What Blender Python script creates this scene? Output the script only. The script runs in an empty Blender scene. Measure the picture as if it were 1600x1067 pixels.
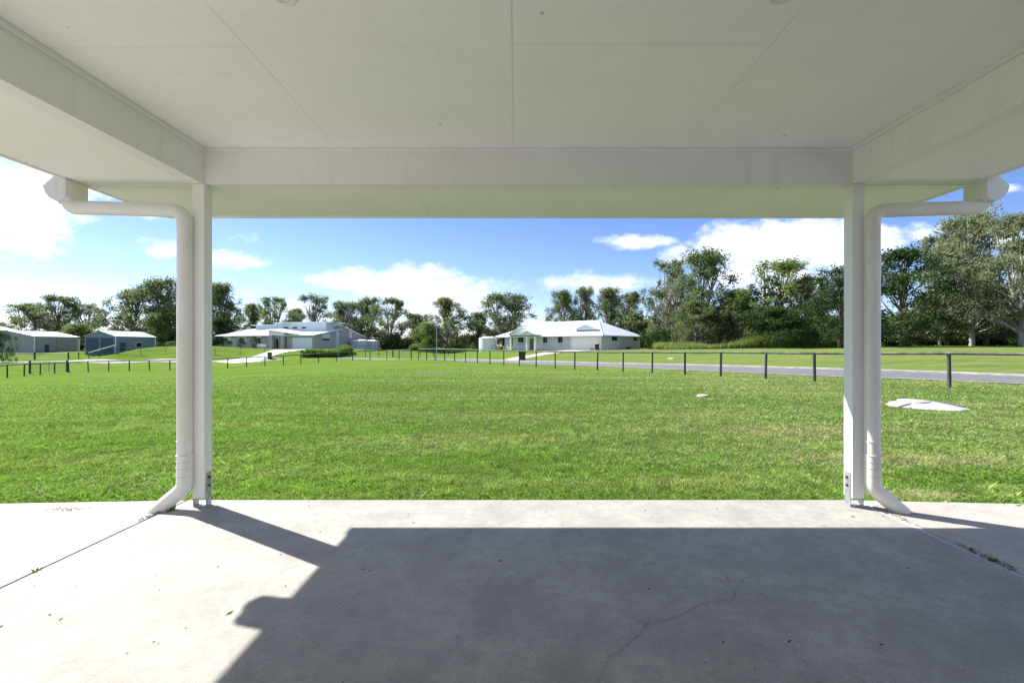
import bpy, math, random
import numpy as np
from mathutils import Vector
R = math.radians
rng = np.random.default_rng(7)
random.seed(7)
C = bpy.context.scene.collection
SC = bpy.context.scene

# ------------------------------------------------------------------ camera
CAM_H = 1.2
cam = bpy.data.cameras.new('camera')
cam_o = bpy.data.objects.new('camera', cam)
C.objects.link(cam_o)
cam.sensor_width = 36.0
cam.lens = 16.0
cam.shift_x = -6 / 1600
cam.shift_y = 6.5 / 1600
cam.clip_start = 0.05
cam.clip_end = 3000
cam_o.location = (0, 0, CAM_H)
cam_o.rotation_euler = (R(90), 0, 0)
SC.camera = cam_o

# ------------------------------------------------------------------ light
SUN_DIR = Vector((-0.93, 0.555, 1.0)).normalized()
sun = bpy.data.lights.new('sun', 'SUN')
sun.energy = 4.8
sun.angle = R(0.5)
sun.color = (1.0, 0.955, 0.89)
sun_o = bpy.data.objects.new('sun', sun)
C.objects.link(sun_o)
sun_o.rotation_euler = SUN_DIR.to_track_quat('Z', 'Y').to_euler()
sun_o.location = (-20, 12, 30)
SC.view_settings.view_transform = 'Standard'
SC.view_settings.look = 'None'
SC.view_settings.gamma = 1
SC.view_settings.use_curve_mapping = False
SC.view_settings.exposure = 1.30
SC.cycles.max_bounces = 8
SC.cycles.diffuse_bounces = 5
SC.cycles.transparent_max_bounces = 8
F = 711.0


def make_world():
    w = bpy.data.worlds.new('World')
    SC.world = w
    w.use_nodes = True
    nt = w.node_tree
    nt.nodes.clear()
    N, L = nt.nodes, nt.links
    out = N.new('ShaderNodeOutputWorld')
    bg = N.new('ShaderNodeBackground')
    bg.inputs['Strength'].default_value = 0.112
    L.new(bg.outputs[0], out.inputs[0])
    sky = N.new('ShaderNodeTexSky')
    sky.sky_type = 'NISHITA'
    sky.sun_disc = False
    sky.sun_elevation = math.asin(SUN_DIR.z)
    sky.sun_rotation = math.atan2(SUN_DIR.x, SUN_DIR.y)
    sky.altitude = 50
    sky.air_density = 0.85
    sky.dust_density = 0.15
    sky.ozone_density = 2.5

    def m(op, a, b=None, c=None, clamp=False):
        n = N.new('ShaderNodeMath')
        n.operation = op
        n.use_clamp = clamp
        for i, v in enumerate((a, b, c)):
            if v is None:
                continue
            if isinstance(v, (int, float)):
                n.inputs[i].default_value = v
            else:
                L.new(v, n.inputs[i])
        return n.outputs[0]
    tc = N.new('ShaderNodeTexCoord')
    sep = N.new('ShaderNodeSeparateXYZ')
    L.new(tc.outputs['Generated'], sep.inputs[0])
    x, y, z = sep.outputs
    yy = m('MAXIMUM', y, 0.08)
    a = m('DIVIDE', x, yy)
    e = m('DIVIDE', z, yy)
    comb = N.new('ShaderNodeCombineXYZ')
    L.new(a, comb.inputs[0])
    L.new(m('MULTIPLY', e, 1.9), comb.inputs[1])

    def noise(scale, detail, rough, w_=0.0):
        n = N.new('ShaderNodeTexNoise')
        n.noise_dimensions = '4D'
        L.new(comb.outputs[0], n.inputs['Vector'])
        n.inputs['Scale'].default_value = scale
        n.inputs['Detail'].default_value = detail
        n.inputs['Roughness'].default_value = rough
        n.inputs['W'].default_value = w_
        return n.outputs['Fac']
    n1 = noise(5.0, 9, 0.6, 1.0)
    n2 = noise(3.0, 4, 0.5, 5.0)
    n3 = noise(3.4, 4, 0.5, 9.0)
    n4 = noise(16.0, 8, 0.62, 2.5)
    a2 = m('ADD', a, m('MULTIPLY', m('SUBTRACT', n2, 0.5), 0.16))
    e2 = m('ADD', e, m('MULTIPLY', m('SUBTRACT', n3, 0.5), 0.10))
    blobs = [(40, 318, 115, 66, 1.5), (-120, 330, 130, 60, 0.9), (120, 350, 40, 26, 0.7), (215, 336, 42, 11, 0.6),
             (345, 398, 85, 20, 0.62), (255, 380, 40, 18, 0.7), (400, 366, 55, 11, 0.3), (2, 440, 26, 22, 0.9), (60, 435, 12, 5, 0.5),
             (545, 432, 50, 18, 0.95), (640, 448, 95, 26, 1.15), (680, 428, 36, 16, 1.0), (700, 480, 160, 40, 0.9),
             (460, 475, 60, 14, 0.6), (1000, 374, 75, 15, 0.85), (935, 445, 100, 24, 0.7), (1075, 400, 60, 22, 0.6),
             (1160, 374, 66, 34, 1.3), (1245, 374, 90, 38, 1.4), (1330, 385, 70, 36, 1.1), (1190, 430, 120, 40, 0.85),
             (1402, 336, 24, 9, 0.8), (1440, 372, 60, 20, 0.6), (1575, 368, 60, 16, 0.8), (1570, 300, 40, 10, 0.5), (1750, 400, 120, 50, 1.0)]
    acc = None
    for (u, v, ru, rv, s) in blobs:
        da = m('MULTIPLY', m('SUBTRACT', a2, (u - 806) / F), F / ru)
        de = m('MULTIPLY', m('SUBTRACT', e2, (540 - v) / F), F / rv)
        d = m('MULTIPLY_ADD', da, m('MULTIPLY', da, -1.0), s)
        d = m('MULTIPLY_ADD', de, m('MULTIPLY', de, -1.0), d)
        acc = d if acc is None else m('MAXIMUM', acc, d)
    acc = m('MAXIMUM', acc, -1.0)
    # clouds elsewhere in the sky
    n5n = N.new('ShaderNodeTexNoise')
    L.new(tc.outputs['Generated'], n5n.inputs['Vector'])
    n5n.inputs['Scale'].default_value = 2.6
    n5n.inputs['Detail'].default_value = 8
    back = m('MULTIPLY', m('SUBTRACT', n5n.outputs['Fac'], 0.52), 9.0)
    behind = m('MULTIPLY', m('ADD', m('MULTIPLY', y, -1.0), 0.15), 6.0, clamp=True)
    over = m('MULTIPLY', m('SUBTRACT', e, 0.75), 6.0, clamp=True)
    sel = m('MAXIMUM', behind, over)
    dens = m('ADD', acc, m('MULTIPLY', m('SUBTRACT', n1, 0.5), 2.6))
    dens = m('ADD', dens, m('MULTIPLY', m('SUBTRACT', n4, 0.5), 2.8))
    dens = m('MULTIPLY_ADD', m('SUBTRACT', back, dens), sel, dens)
    mr = N.new('ShaderNodeMapRange')
    mr.interpolation_type = 'SMOOTHSTEP'
    L.new(dens, mr.inputs[0])
    mr.inputs[1].default_value = -0.30
    mr.inputs[2].default_value = 1.15
    fac = mr.outputs[0]
    # blue of the sky
    hs = N.new('ShaderNodeHueSaturation')
    hs.inputs['Saturation'].default_value = 1.12
    hs.inputs['Value'].default_value = 1.0
    tint = N.new('ShaderNodeMix')
    tint.data_type = 'RGBA'
    tint.blend_type = 'MULTIPLY'
    tint.inputs[0].default_value = 1.0
    tint.inputs[7].default_value = (0.67, 0.625, 0.72, 1)
    L.new(sky.outputs[0], tint.inputs[6])
    L.new(tint.outputs[2], hs.inputs['Color'])
    # cloud light : slightly darker cores
    cc = N.new('ShaderNodeMix')
    cc.data_type = 'RGBA'
    cc.inputs[6].default_value = (4.1, 4.45, 5.0, 1)
    cc.inputs[7].default_value = (5.6, 5.65, 5.75, 1)
    L.new(m('MULTIPLY', m('SUBTRACT', n4, 0.25), 2.2, clamp=True), cc.inputs[0])
    mx = N.new('ShaderNodeMix')
    mx.data_type = 'RGBA'
    L.new(m('MULTIPLY', fac, 0.96), mx.inputs[0])
    L.new(hs.outputs[0], mx.inputs[6])
    L.new(cc.outputs[2], mx.inputs[7])
    L.new(mx.outputs[2], bg.inputs['Color'])


make_world()


# ------------------------------------------------------------------ materials
class NT:
    def __init__(s, name):
        s.mat = bpy.data.materials.new(name)
        s.mat.use_nodes = True
        s.t = s.mat.node_tree
        s.N, s.L = s.t.nodes, s.t.links
        s.b = s.N['Principled BSDF']
        s.out = s.N['Material Output']
        g = s.N.new('ShaderNodeNewGeometry')
        s.pos = g.outputs['Position']
        s.geo = g
        o = s.N.new('ShaderNodeTexCoord')
        s.obj = o.outputs['Object']

    def mapping(s, vec, scale=(1, 1, 1), rot=(0, 0, 0)):
        n = s.N.new('ShaderNodeMapping')
        s.L.new(vec, n.inputs[0])
        n.inputs['Scale'].default_value = scale
        n.inputs['Rotation'].default_value = rot
        return n.outputs[0]

    def noise(s, scale, detail=3, rough=0.5, vec=None, col=False, distort=0.0):
        n = s.N.new('ShaderNodeTexNoise')
        s.L.new(vec if vec is not None else s.pos, n.inputs['Vector'])
        n.inputs['Scale'].default_value = scale
        n.inputs['Detail'].default_value = detail
        n.inputs['Roughness'].default_value = rough
        n.inputs['Distortion'].default_value = distort
        return n.outputs['Color' if col else 'Fac']

    def voronoi(s, scale, vec=None, feature='F1', out='Distance'):
        n = s.N.new('ShaderNodeTexVoronoi')
        n.feature = feature
        s.L.new(vec if vec is not None else s.pos, n.inputs['Vector'])
        n.inputs['Scale'].default_value = scale
        return n.outputs[out]

    def m(s, op, a, b=None, c=None, clamp=False):
        n = s.N.new('ShaderNodeMath')
        n.operation = op
        n.use_clamp = clamp
        for i, v in enumerate((a, b, c)):
            if v is None:
                continue
            if isinstance(v, (int, float)):
                n.inputs[i].default_value = v
            else:
                s.L.new(v, n.inputs[i])
        return n.outputs[0]

    def rng(s, v, a, b, c=0.0, d=1.0):
        n = s.N.new('ShaderNodeMapRange')
        n.interpolation_type = 'SMOOTHSTEP'
        s.L.new(v, n.inputs[0])
        for i, q in enumerate((a, b, c, d)):
            n.inputs[i + 1].default_value = q
        return n.outputs[0]

    def mix(s, f, a, b, mode='MIX'):
        n = s.N.new('ShaderNodeMix')
        n.data_type = 'RGBA'
        n.blend_type = mode
        if isinstance(f, (int, float)):
            n.inputs[0].default_value = f
        else:
            s.L.new(f, n.inputs[0])
        for i, v in ((6, a), (7, b)):
            if isinstance(v, (tuple, list)):
                n.inputs[i].default_value = (*v[:3], 1)
            else:
                s.L.new(v, n.inputs[i])
        return n.outputs[2]

    def color(s, v):
        if isinstance(v, (tuple, list)):
            s.b.inputs['Base Color'].default_value = (*v[:3], 1)
        else:
            s.L.new(v, s.b.inputs['Base Color'])

    def bump(s, h, strength=0.3, dist=0.01):
        n = s.N.new('ShaderNodeBump')
        n.inputs['Strength'].default_value = strength
        n.inputs['Distance'].default_value = dist
        s.L.new(h, n.inputs['Height'])
        s.L.new(n.outputs[0], s.b.inputs['Normal'])

    def rough(s, v):
        if isinstance(v, (int, float)):
            s.b.inputs['Roughness'].default_value = v
        else:
            s.L.new(v, s.b.inputs['Roughness'])


def simple(name, col, rough=0.6, var=0.12, scale=3.0, metal=0.0, bump=0.0, bscale=60):
    t = NT(name)
    n = t.noise(scale, 5, 0.6)
    f = t.rng(n, 0.3, 0.7)
    dark = tuple(c * (1 - var) for c in col)
    lite = tuple(min(0.95, c * (1 + var * 0.6)) for c in col)
    t.color(t.mix(f, dark, lite))
    t.rough(rough)
    t.b.inputs['Metallic'].default_value = metal
    if bump:
        t.bump(t.noise(bscale, 3), bump, 0.005)
    return t.mat


def painted(name, col, grime=0.5, scale=1.0):
    """painted sheet or board: slight roller texture, insect specks, faint grime"""
    t = NT(name)
    big = t.rng(t.noise(1.3, 5, 0.6), 0.35, 0.75)
    c = t.mix(t.m('MULTIPLY', big, 0.5 * grime), col, tuple(q * w for q, w in zip(col, (0.86, 0.86, 0.82))))
    streak = t.rng(t.noise(14, 3, 0.5, vec=t.mapping(t.pos, (1, 1, 0.15))), 0.55, 0.8)
    c = t.mix(t.m('MULTIPLY', streak, 0.12 * grime), c, (0.35, 0.32, 0.26))
    v = t.voronoi(3.2 * scale, out='Distance')
    vc = t.voronoi(3.2 * scale, out='Color')
    sp = t.m('MULTIPLY', t.m('LESS_THAN', v, 0.034), t.m('GREATER_THAN', t.noise(1.9, 2, 0.5, vec=vc), 0.42))
    v2 = t.voronoi(9.0 * scale, out='Distance')
    sp2 = t.m('MULTIPLY', t.m('LESS_THAN', v2, 0.05), t.m('GREATER_THAN', t.noise(2.5, 2), 0.60))
    sp = t.m('MAXIMUM', sp, t.m('MULTIPLY', sp2, 0.6))
    c = t.mix(t.m('MULTIPLY', sp, 0.75 * min(1, grime)), c, (0.06, 0.05, 0.04))
    t.color(c)
    t.rough(0.45)
    t.bump(t.noise(220, 2), 0.12, 0.002)
    return t.mat


def leafmat(name, dark, lite, scale=0.5, trans=0.40, gloss=0.6):
    t = NT(name)
    n = t.rng(t.noise(scale, 4, 0.6), 0.3, 0.7)
    n2 = t.rng(t.noise(7.0, 2, 0.5), 0.3, 0.75)
    f = t.m('ADD', t.m('MULTIPLY', n, 0.55), t.m('MULTIPLY', n2, 0.45))
    c = t.mix(f, dark, lite)
    oi = t.N.new('ShaderNodeObjectInfo')
    c = t.mix(t.m('MULTIPLY', oi.outputs['Random'], 0.35), c, tuple(q * 0.62 for q in dark))
    t.color(c)
    t.rough(gloss)
    t.b.inputs['Specular IOR Level'].default_value = 0.22
    tr = t.N.new('ShaderNodeBsdfTranslucent')
    cl = t.mix(0.5, c, tuple(min(1, q * 1.6) for q in lite))
    t.L.new(cl, tr.inputs['Color'])
    ms = t.N.new('ShaderNodeMixShader')
    ms.inputs[0].default_value = trans
    t.L.new(t.b.outputs[0], ms.inputs[1])
    t.L.new(tr.outputs[0], ms.inputs[2])
    t.L.new(ms.outputs[0], t.out.inputs[0])
    return t.mat


def grass_color(t, blade=False):
    """mown warm season lawn: greener on the west, drier on the east, mower streaks, dry patches"""
    px = t.N.new('ShaderNodeSeparateXYZ')
    t.L.new(t.pos, px.inputs[0])
    lush = (0.085, 0.185, 0.026)
    mid = (0.125, 0.195, 0.045)
    dry = (0.245, 0.250, 0.110)
    big = t.noise(0.10, 4, 0.55, vec=t.mapping(t.pos, (1, 1.6, 1)))
    east = t.rng(t.m('ADD', px.outputs[0], t.m('MULTIPLY', t.m('SUBTRACT', big, 0.5), 26)), -7, 12)
    c = t.mix(east, lush, mid)
    streak = t.noise(0.9, 5, 0.62, vec=t.mapping(t.pos, (0.22, 1.25, 1), (0, 0, 0.06)))
    s = t.rng(streak, 0.42, 0.62)
    f = t.m('MULTIPLY', s, t.m('MULTIPLY_ADD', east, 0.50, 0.42))
    c = t.mix(f, c, dry)
    dk = t.rng(t.noise(1.6, 5, 0.6, vec=t.mapping(t.pos, (0.35, 1.3, 1), (0, 0, -0.05))), 0.55, 0.72)
    c = t.mix(t.m('MULTIPLY', dk, 0.75), c, (0.055, 0.130, 0.025))
    pat = t.rng(t.noise(0.55, 4, 0.6), 0.62, 0.78)
    c = t.mix(t.m('MULTIPLY', pat, 0.6), c, (0.22, 0.18, 0.09))
    tuss = t.rng(t.noise(0.33, 6, 0.65, vec=t.mapping(t.pos, (0.6, 1.5, 1))), 0.42, 0.66)
    far = t.rng(px.outputs[1], 9, 34)
    c = t.mix(t.m('MULTIPLY', far, 0.62), c, t.mix(east, (0.150, 0.228, 0.038), (0.165, 0.215, 0.058)))
    c = t.mix(t.m('MULTIPLY', tuss, 0.42), c, (0.062, 0.120, 0.022))
    tuss2 = t.rng(t.noise(0.21, 5, 0.6, vec=t.mapping(t.pos, (0.5, 1.9, 1))), 0.52, 0.72)
    c = t.mix(t.m('MULTIPLY', tuss2, 0.45), c, (0.215, 0.230, 0.100))
    return c


def make_lawn():
    t = NT('lawn')
    c = grass_color(t)
    fine = t.rng(t.noise(22, 4, 0.7), 0.3, 0.7)
    px = t.N.new('ShaderNodeSeparateXYZ')
    t.L.new(t.pos, px.inputs[0])
    c = t.mix(t.m('MULTIPLY', fine, 0.6), c, t.mix(0.6, c, (0.02, 0.035, 0.008)))
    # shade between the blades painted into the ground colour, darker towards the patio
    c = t.mix(t.rng(px.outputs[1], 26, 8, 0, 0.6), c, (0.045, 0.055, 0.020))
    t.color(c)
    t.rough(0.85)
    t.b.inputs['Specular IOR Level'].default_value = 0.0
    t.bump(t.noise(9, 6, 0.75), 0.9, 0.06)
    return t.mat


def make_blade():
    t = NT('grass_blade')
    c = grass_color(t, True)
    fine = t.noise(55, 2, 0.5)
    c = t.mix(t.rng(fine, 0.5, 0.72), c, t.mix(0.6, c, (0.030, 0.085, 0.010)))
    c = t.mix(t.rng(t.noise(75, 2, 0.5), 0.60, 0.70, 0, 0.8), c, (0.36, 0.34, 0.20))
    at_ = t.N.new('ShaderNodeAttribute')
    at_.attribute_name = 'shade'
    k = t.rng(at_.outputs['Fac'], 0.0, 1.0, 0.75, 2.95)
    kc = t.N.new('ShaderNodeCombineXYZ')
    t.L.new(t.m('MULTIPLY', k, 0.99), kc.inputs[0])
    t.L.new(k, kc.inputs[1])
    t.L.new(t.m('MULTIPLY', k, 0.92), kc.inputs[2])
    c = t.mix(1.0, c, kc.outputs[0], 'MULTIPLY')
    t.color(c)
    t.rough(0.5)
    t.b.inputs['Specular IOR Level'].default_value = 0.35
    tr = t.N.new('ShaderNodeBsdfTranslucent')
    t.L.new(t.mix(0.4, c, (0.36, 0.52, 0.07)), tr.inputs['Color'])
    ms = t.N.new('ShaderNodeMixShader')
    ms.inputs[0].default_value = 0.4
    t.L.new(t.b.outputs[0], ms.inputs[1])
    t.L.new(tr.outputs[0], ms.inputs[2])
    t.L.new(ms.outputs[0], t.out.inputs[0])
    return t.mat


def make_concrete(name, base=(0.410, 0.397, 0.358), pink=0.0):
    t = NT(name)
    c = t.mix(t.rng(t.noise(2.6, 8, 0.72, distort=0.3), 0.30, 0.72), tuple(q * 0.74 for q in base), tuple(q * 1.10 for q in base))
    c = t.mix(t.rng(t.noise(14, 8, 0.75), 0.42, 0.72, 0, 0.60), c, tuple(q * 0.58 for q in base))
    c = t.mix(t.rng(t.noise(160, 3, 0.6), 0.40, 0.70, 0, 0.70), c, tuple(q * 0.50 for q in base))
    c = t.mix(t.rng(t.noise(6, 6, 0.7, vec=t.mapping(t.pos, (0.5, 2.2, 1), (0, 0, 0.35))), 0.58, 0.78, 0, 0.40), c, (0.21, 0.20, 0.17))
    px = t.N.new('ShaderNodeSeparateXYZ')
    t.L.new(t.pos, px.inputs[0])
    # trodden, dirtier concrete close to the house
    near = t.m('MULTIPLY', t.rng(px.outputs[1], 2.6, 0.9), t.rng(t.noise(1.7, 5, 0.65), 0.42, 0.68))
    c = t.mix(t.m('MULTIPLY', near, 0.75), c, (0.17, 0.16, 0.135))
    if pink:
        c = t.mix(t.rng(t.noise(1.4, 4, 0.6), 0.3, 0.7, 0.2 * pink, pink), c, (0.60, 0.47, 0.40))
    v = t.voronoi(26, out='Distance')
    sp = t.m('MULTIPLY', t.m('LESS_THAN', v, 0.10), t.m('GREATER_THAN', t.noise(8, 2), 0.60))
    c = t.mix(t.m('MULTIPLY', sp, 0.6), c, (0.10, 0.09, 0.075))
    v3 = t.voronoi(5, out='Distance')
    sp3 = t.m('MULTIPLY', t.m('LESS_THAN', v3, 0.03), t.m('GREATER_THAN', t.noise(1.7, 2), 0.55))
    c = t.mix(sp3, c, (0.75, 0.74, 0.70))
    t.color(c)
    t.rough(0.7)
    t.b.inputs['Specular IOR Level'].default_value = 0.3
    h = t.m('ADD', t.noise(150, 4, 0.6), t.m('MULTIPLY', t.noise(12, 4, 0.6), 1.2))
    t.bump(h, 0.45, 0.005)
    return t.mat


def make_bark(name, a, b):
    t = NT(name)
    c = t.mix(t.rng(t.noise(2.5, 5, 0.65, vec=t.mapping(t.pos, (1, 1, 0.3))), 0.35, 0.65), a, b)
    t.color(c)
    t.rough(0.85)
    return t.mat


def make_metal_roof():
    t = NT('corrugated_roof')
    t.color(t.mix(t.rng(t.noise(0.6, 4), 0.3, 0.7), (0.70, 0.73, 0.78), (0.82, 0.84, 0.87)))
    t.rough(0.42)
    w = t.N.new('ShaderNodeTexWave')
    w.inputs['Scale'].default_value = 3.0
    t.L.new(t.obj, w.inputs[0])
    t.bump(w.outputs['Fac'], 0.35, 0.02)
    return t.mat


def make_brick(name, a, b):
    t = NT(name)
    n = t.N.new('ShaderNodeTexBrick')
    t.L.new(t.mapping(t.obj, (1, 1, 1), (R(90), 0, 0)), n.inputs['Vector'])
    n.inputs['Color1'].default_value = (*a, 1)
    n.inputs['Color2'].default_value = (*b, 1)
    n.inputs['Mortar'].default_value = (0.45, 0.45, 0.46, 1)
    n.inputs['Scale'].default_value = 2.2
    t.color(n.outputs['Color'])
    t.rough(0.8)
    return t.mat


def make_cladding(name, col, groove=2.5):
    t = NT(name)
    c = t.mix(t.rng(t.noise(0.7, 4), 0.3, 0.7), tuple(q * 0.9 for q in col), col)
    w = t.N.new('ShaderNodeTexWave')
    w.wave_profile = 'SIN'
    w.inputs['Scale'].default_value = groove
    t.L.new(t.obj, w.inputs[0])
    g = t.m('LESS_THAN', w.outputs['Fac'], 0.12)
    c = t.mix(t.m('MULTIPLY', g, 0.3), c, tuple(q * 0.55 for q in col))
    t.color(c)
    t.rough(0.55)
    return t.mat


M = {}
M['ceiling'] = painted('ceiling_paint', (0.93, 0.908, 0.925), 0.6, 0.9)
M['beam'] = painted('beam_paint', (0.86, 0.847, 0.852), 0.9, 1.2)
M['post'] = painted('post_paint', (0.82, 0.82, 0.80), 1.0, 2.0)
M['pipe'] = painted('pipe_paint', (0.79, 0.78, 0.745), 2.0, 2.6)
M['trim'] = simple('white_trim', (0.84, 0.84, 0.83), 0.5, 0.05)
M['concrete'] = make_concrete('patio_concrete')
M['concrete_pink'] = make_concrete('outer_concrete', (0.44, 0.415, 0.385), 0.3)
M['steel'] = simple('galvanised_steel', (0.42, 0.44, 0.46), 0.45, 0.3, 30, 0.6)
M['bolt'] = simple('dark_bolt', (0.05, 0.05, 0.055), 0.5, 0.2, 30, 0.5)
M['joint'] = simple('joint_filler', (0.055, 0.05, 0.042), 0.95, 0.3, 20)
M['strip'] = simple('edging_strip', (0.40, 0.50, 0.53), 0.6, 0.15, 8)
M['crack'] = simple('crack_dark', (0.15, 0.145, 0.135), 0.95, 0.2, 20)
M['litter'] = simple('dead_leaf', (0.06, 0.042, 0.025), 0.9, 0.5, 40)
M['lawn'] = make_lawn()
M['blade'] = make_blade()
M['road'] = simple('asphalt', (0.135, 0.135, 0.14), 0.78, 0.18, 1.5, bump=0.3)
M['kerb'] = simple('kerb_concrete', (0.44, 0.42, 0.38), 0.85, 0.25, 2.0)
M['drive'] = simple('driveway_concrete', (0.50, 0.49, 0.47), 0.8, 0.1, 0.5)
M['drive_pink'] = simple('coloured_driveway', (0.44, 0.37, 0.33), 0.8, 0.12, 0.6)
M['fence'] = simple('weathered_pole', (0.12, 0.12, 0.11), 0.85, 0.55, 3.5)
M['fence_post'] = simple('painted_post', (0.030, 0.040, 0.038), 0.7, 0.4, 4)
M['fence_dark'] = simple('dark_rail', (0.022, 0.030, 0.028), 0.7, 0.3, 4)
M['fence_white'] = simple('pale_rail', (0.5, 0.52, 0.52), 0.6, 0.2, 4)
M['wire'] = simple('galvanised_wire', (0.20, 0.22, 0.22), 0.6, 0.2, 4)
M['roof'] = make_metal_roof()
M['frame'] = simple('window_frame', (0.16, 0.17, 0.18), 0.5, 0.1)
M['white_wall'] = simple('white_render', (0.78, 0.79, 0.80), 0.75, 0.06, 0.5)
M['pale_wall'] = simple('pale_blue_render', (0.52, 0.60, 0.66), 0.75, 0.06, 0.5)
M['brick'] = make_brick('grey_brick', (0.29, 0.28, 0.30), (0.36, 0.35, 0.37))
M['brick_white'] = make_cladding('white_bagged_brick', (0.74, 0.76, 0.78), 0.6)
M['pale_trim'] = simple('pale_trim', (0.7, 0.72, 0.74), 0.5, 0.05)
M['blind'] = simple('window_blind', (0.62, 0.68, 0.74), 0.6, 0.08)
M['grey_clad'] = make_cladding('grey_steel_cladding', (0.30, 0.30, 0.29), 1.2)
M['blue_clad'] = make_cladding('blue_steel_cladding', (0.17, 0.225, 0.29), 1.2)
M['navy'] = make_cladding('navy_roller_door', (0.028, 0.060, 0.110), 2.0)
M['door_white'] = simple('panel_door', (0.70, 0.75, 0.82), 0.45, 0.05)
M['dark'] = simple('dark_opening', (0.012, 0.012, 0.014), 0.8, 0.2)
M['tank'] = simple('pale_tank', (0.66, 0.69, 0.74), 0.5, 0.06)
M['tank_blue'] = simple('blue_grey_tank', (0.38, 0.45, 0.52), 0.5, 0.08)
M['bin'] = simple('bin_plastic', (0.018, 0.022, 0.02), 0.5, 0.2)
M['lid_red'] = simple('maroon_lid', (0.11, 0.018, 0.028), 0.45, 0.1)
M['lid_yellow'] = simple('yellow_lid', (0.55, 0.42, 0.05), 0.45, 0.1)
M['green_box'] = simple('green_cabinet', (0.05, 0.12, 0.09), 0.6, 0.1)
M['septic'] = simple('septic_plastic', (0.42, 0.43, 0.42), 0.6, 0.12, 3)
M['timber'] = simple('grey_timber', (0.17, 0.15, 0.13), 0.85, 0.3, 5)
M['dirt'] = simple('bare_dirt', (0.075, 0.068, 0.035), 0.95, 0.4, 5)
M['light_glass'] = simple('diffuser', (0.85, 0.85, 0.83), 0.3, 0.02)
M['pole'] = simple('galvanised_pole', (0.28, 0.30, 0.31), 0.6, 0.1)
M['bark'] = make_bark('gum_bark', (0.16, 0.145, 0.125), (0.42, 0.40, 0.37))
M['bark_dark'] = make_bark('dark_bark', (0.05, 0.042, 0.035), (0.15, 0.13, 0.11))
M['gum'] = leafmat('gum_leaf', (0.066, 0.094, 0.036), (0.185, 0.235, 0.092), 0.35)
M['gum_pale'] = leafmat('pale_gum_leaf', (0.095, 0.122, 0.060), (0.245, 0.285, 0.155), 0.5)
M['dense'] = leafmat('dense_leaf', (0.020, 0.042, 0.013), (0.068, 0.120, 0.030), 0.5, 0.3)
M['bright'] = leafmat('bright_leaf', (0.072, 0.125, 0.026), (0.185, 0.265, 0.065), 0.5)
M['hedge'] = leafmat('hedge_leaf', (0.060, 0.125, 0.015), (0.190, 0.300, 0.035), 1.5)
M['longgrass'] = leafmat('long_grass', (0.105, 0.190, 0.035), (0.30, 0.35, 0.12), 0.25)
M['weed'] = leafmat('weed_leaf', (0.05, 0.14, 0.012), (0.16, 0.30, 0.03), 9, 0.4, 0.75)
g = NT('window_glass')
g.color((0.012, 0.018, 0.028))
g.rough(0.15)
g.b.inputs['Specular IOR Level'].default_value = 0.25
M['glass'] = g.mat


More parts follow.
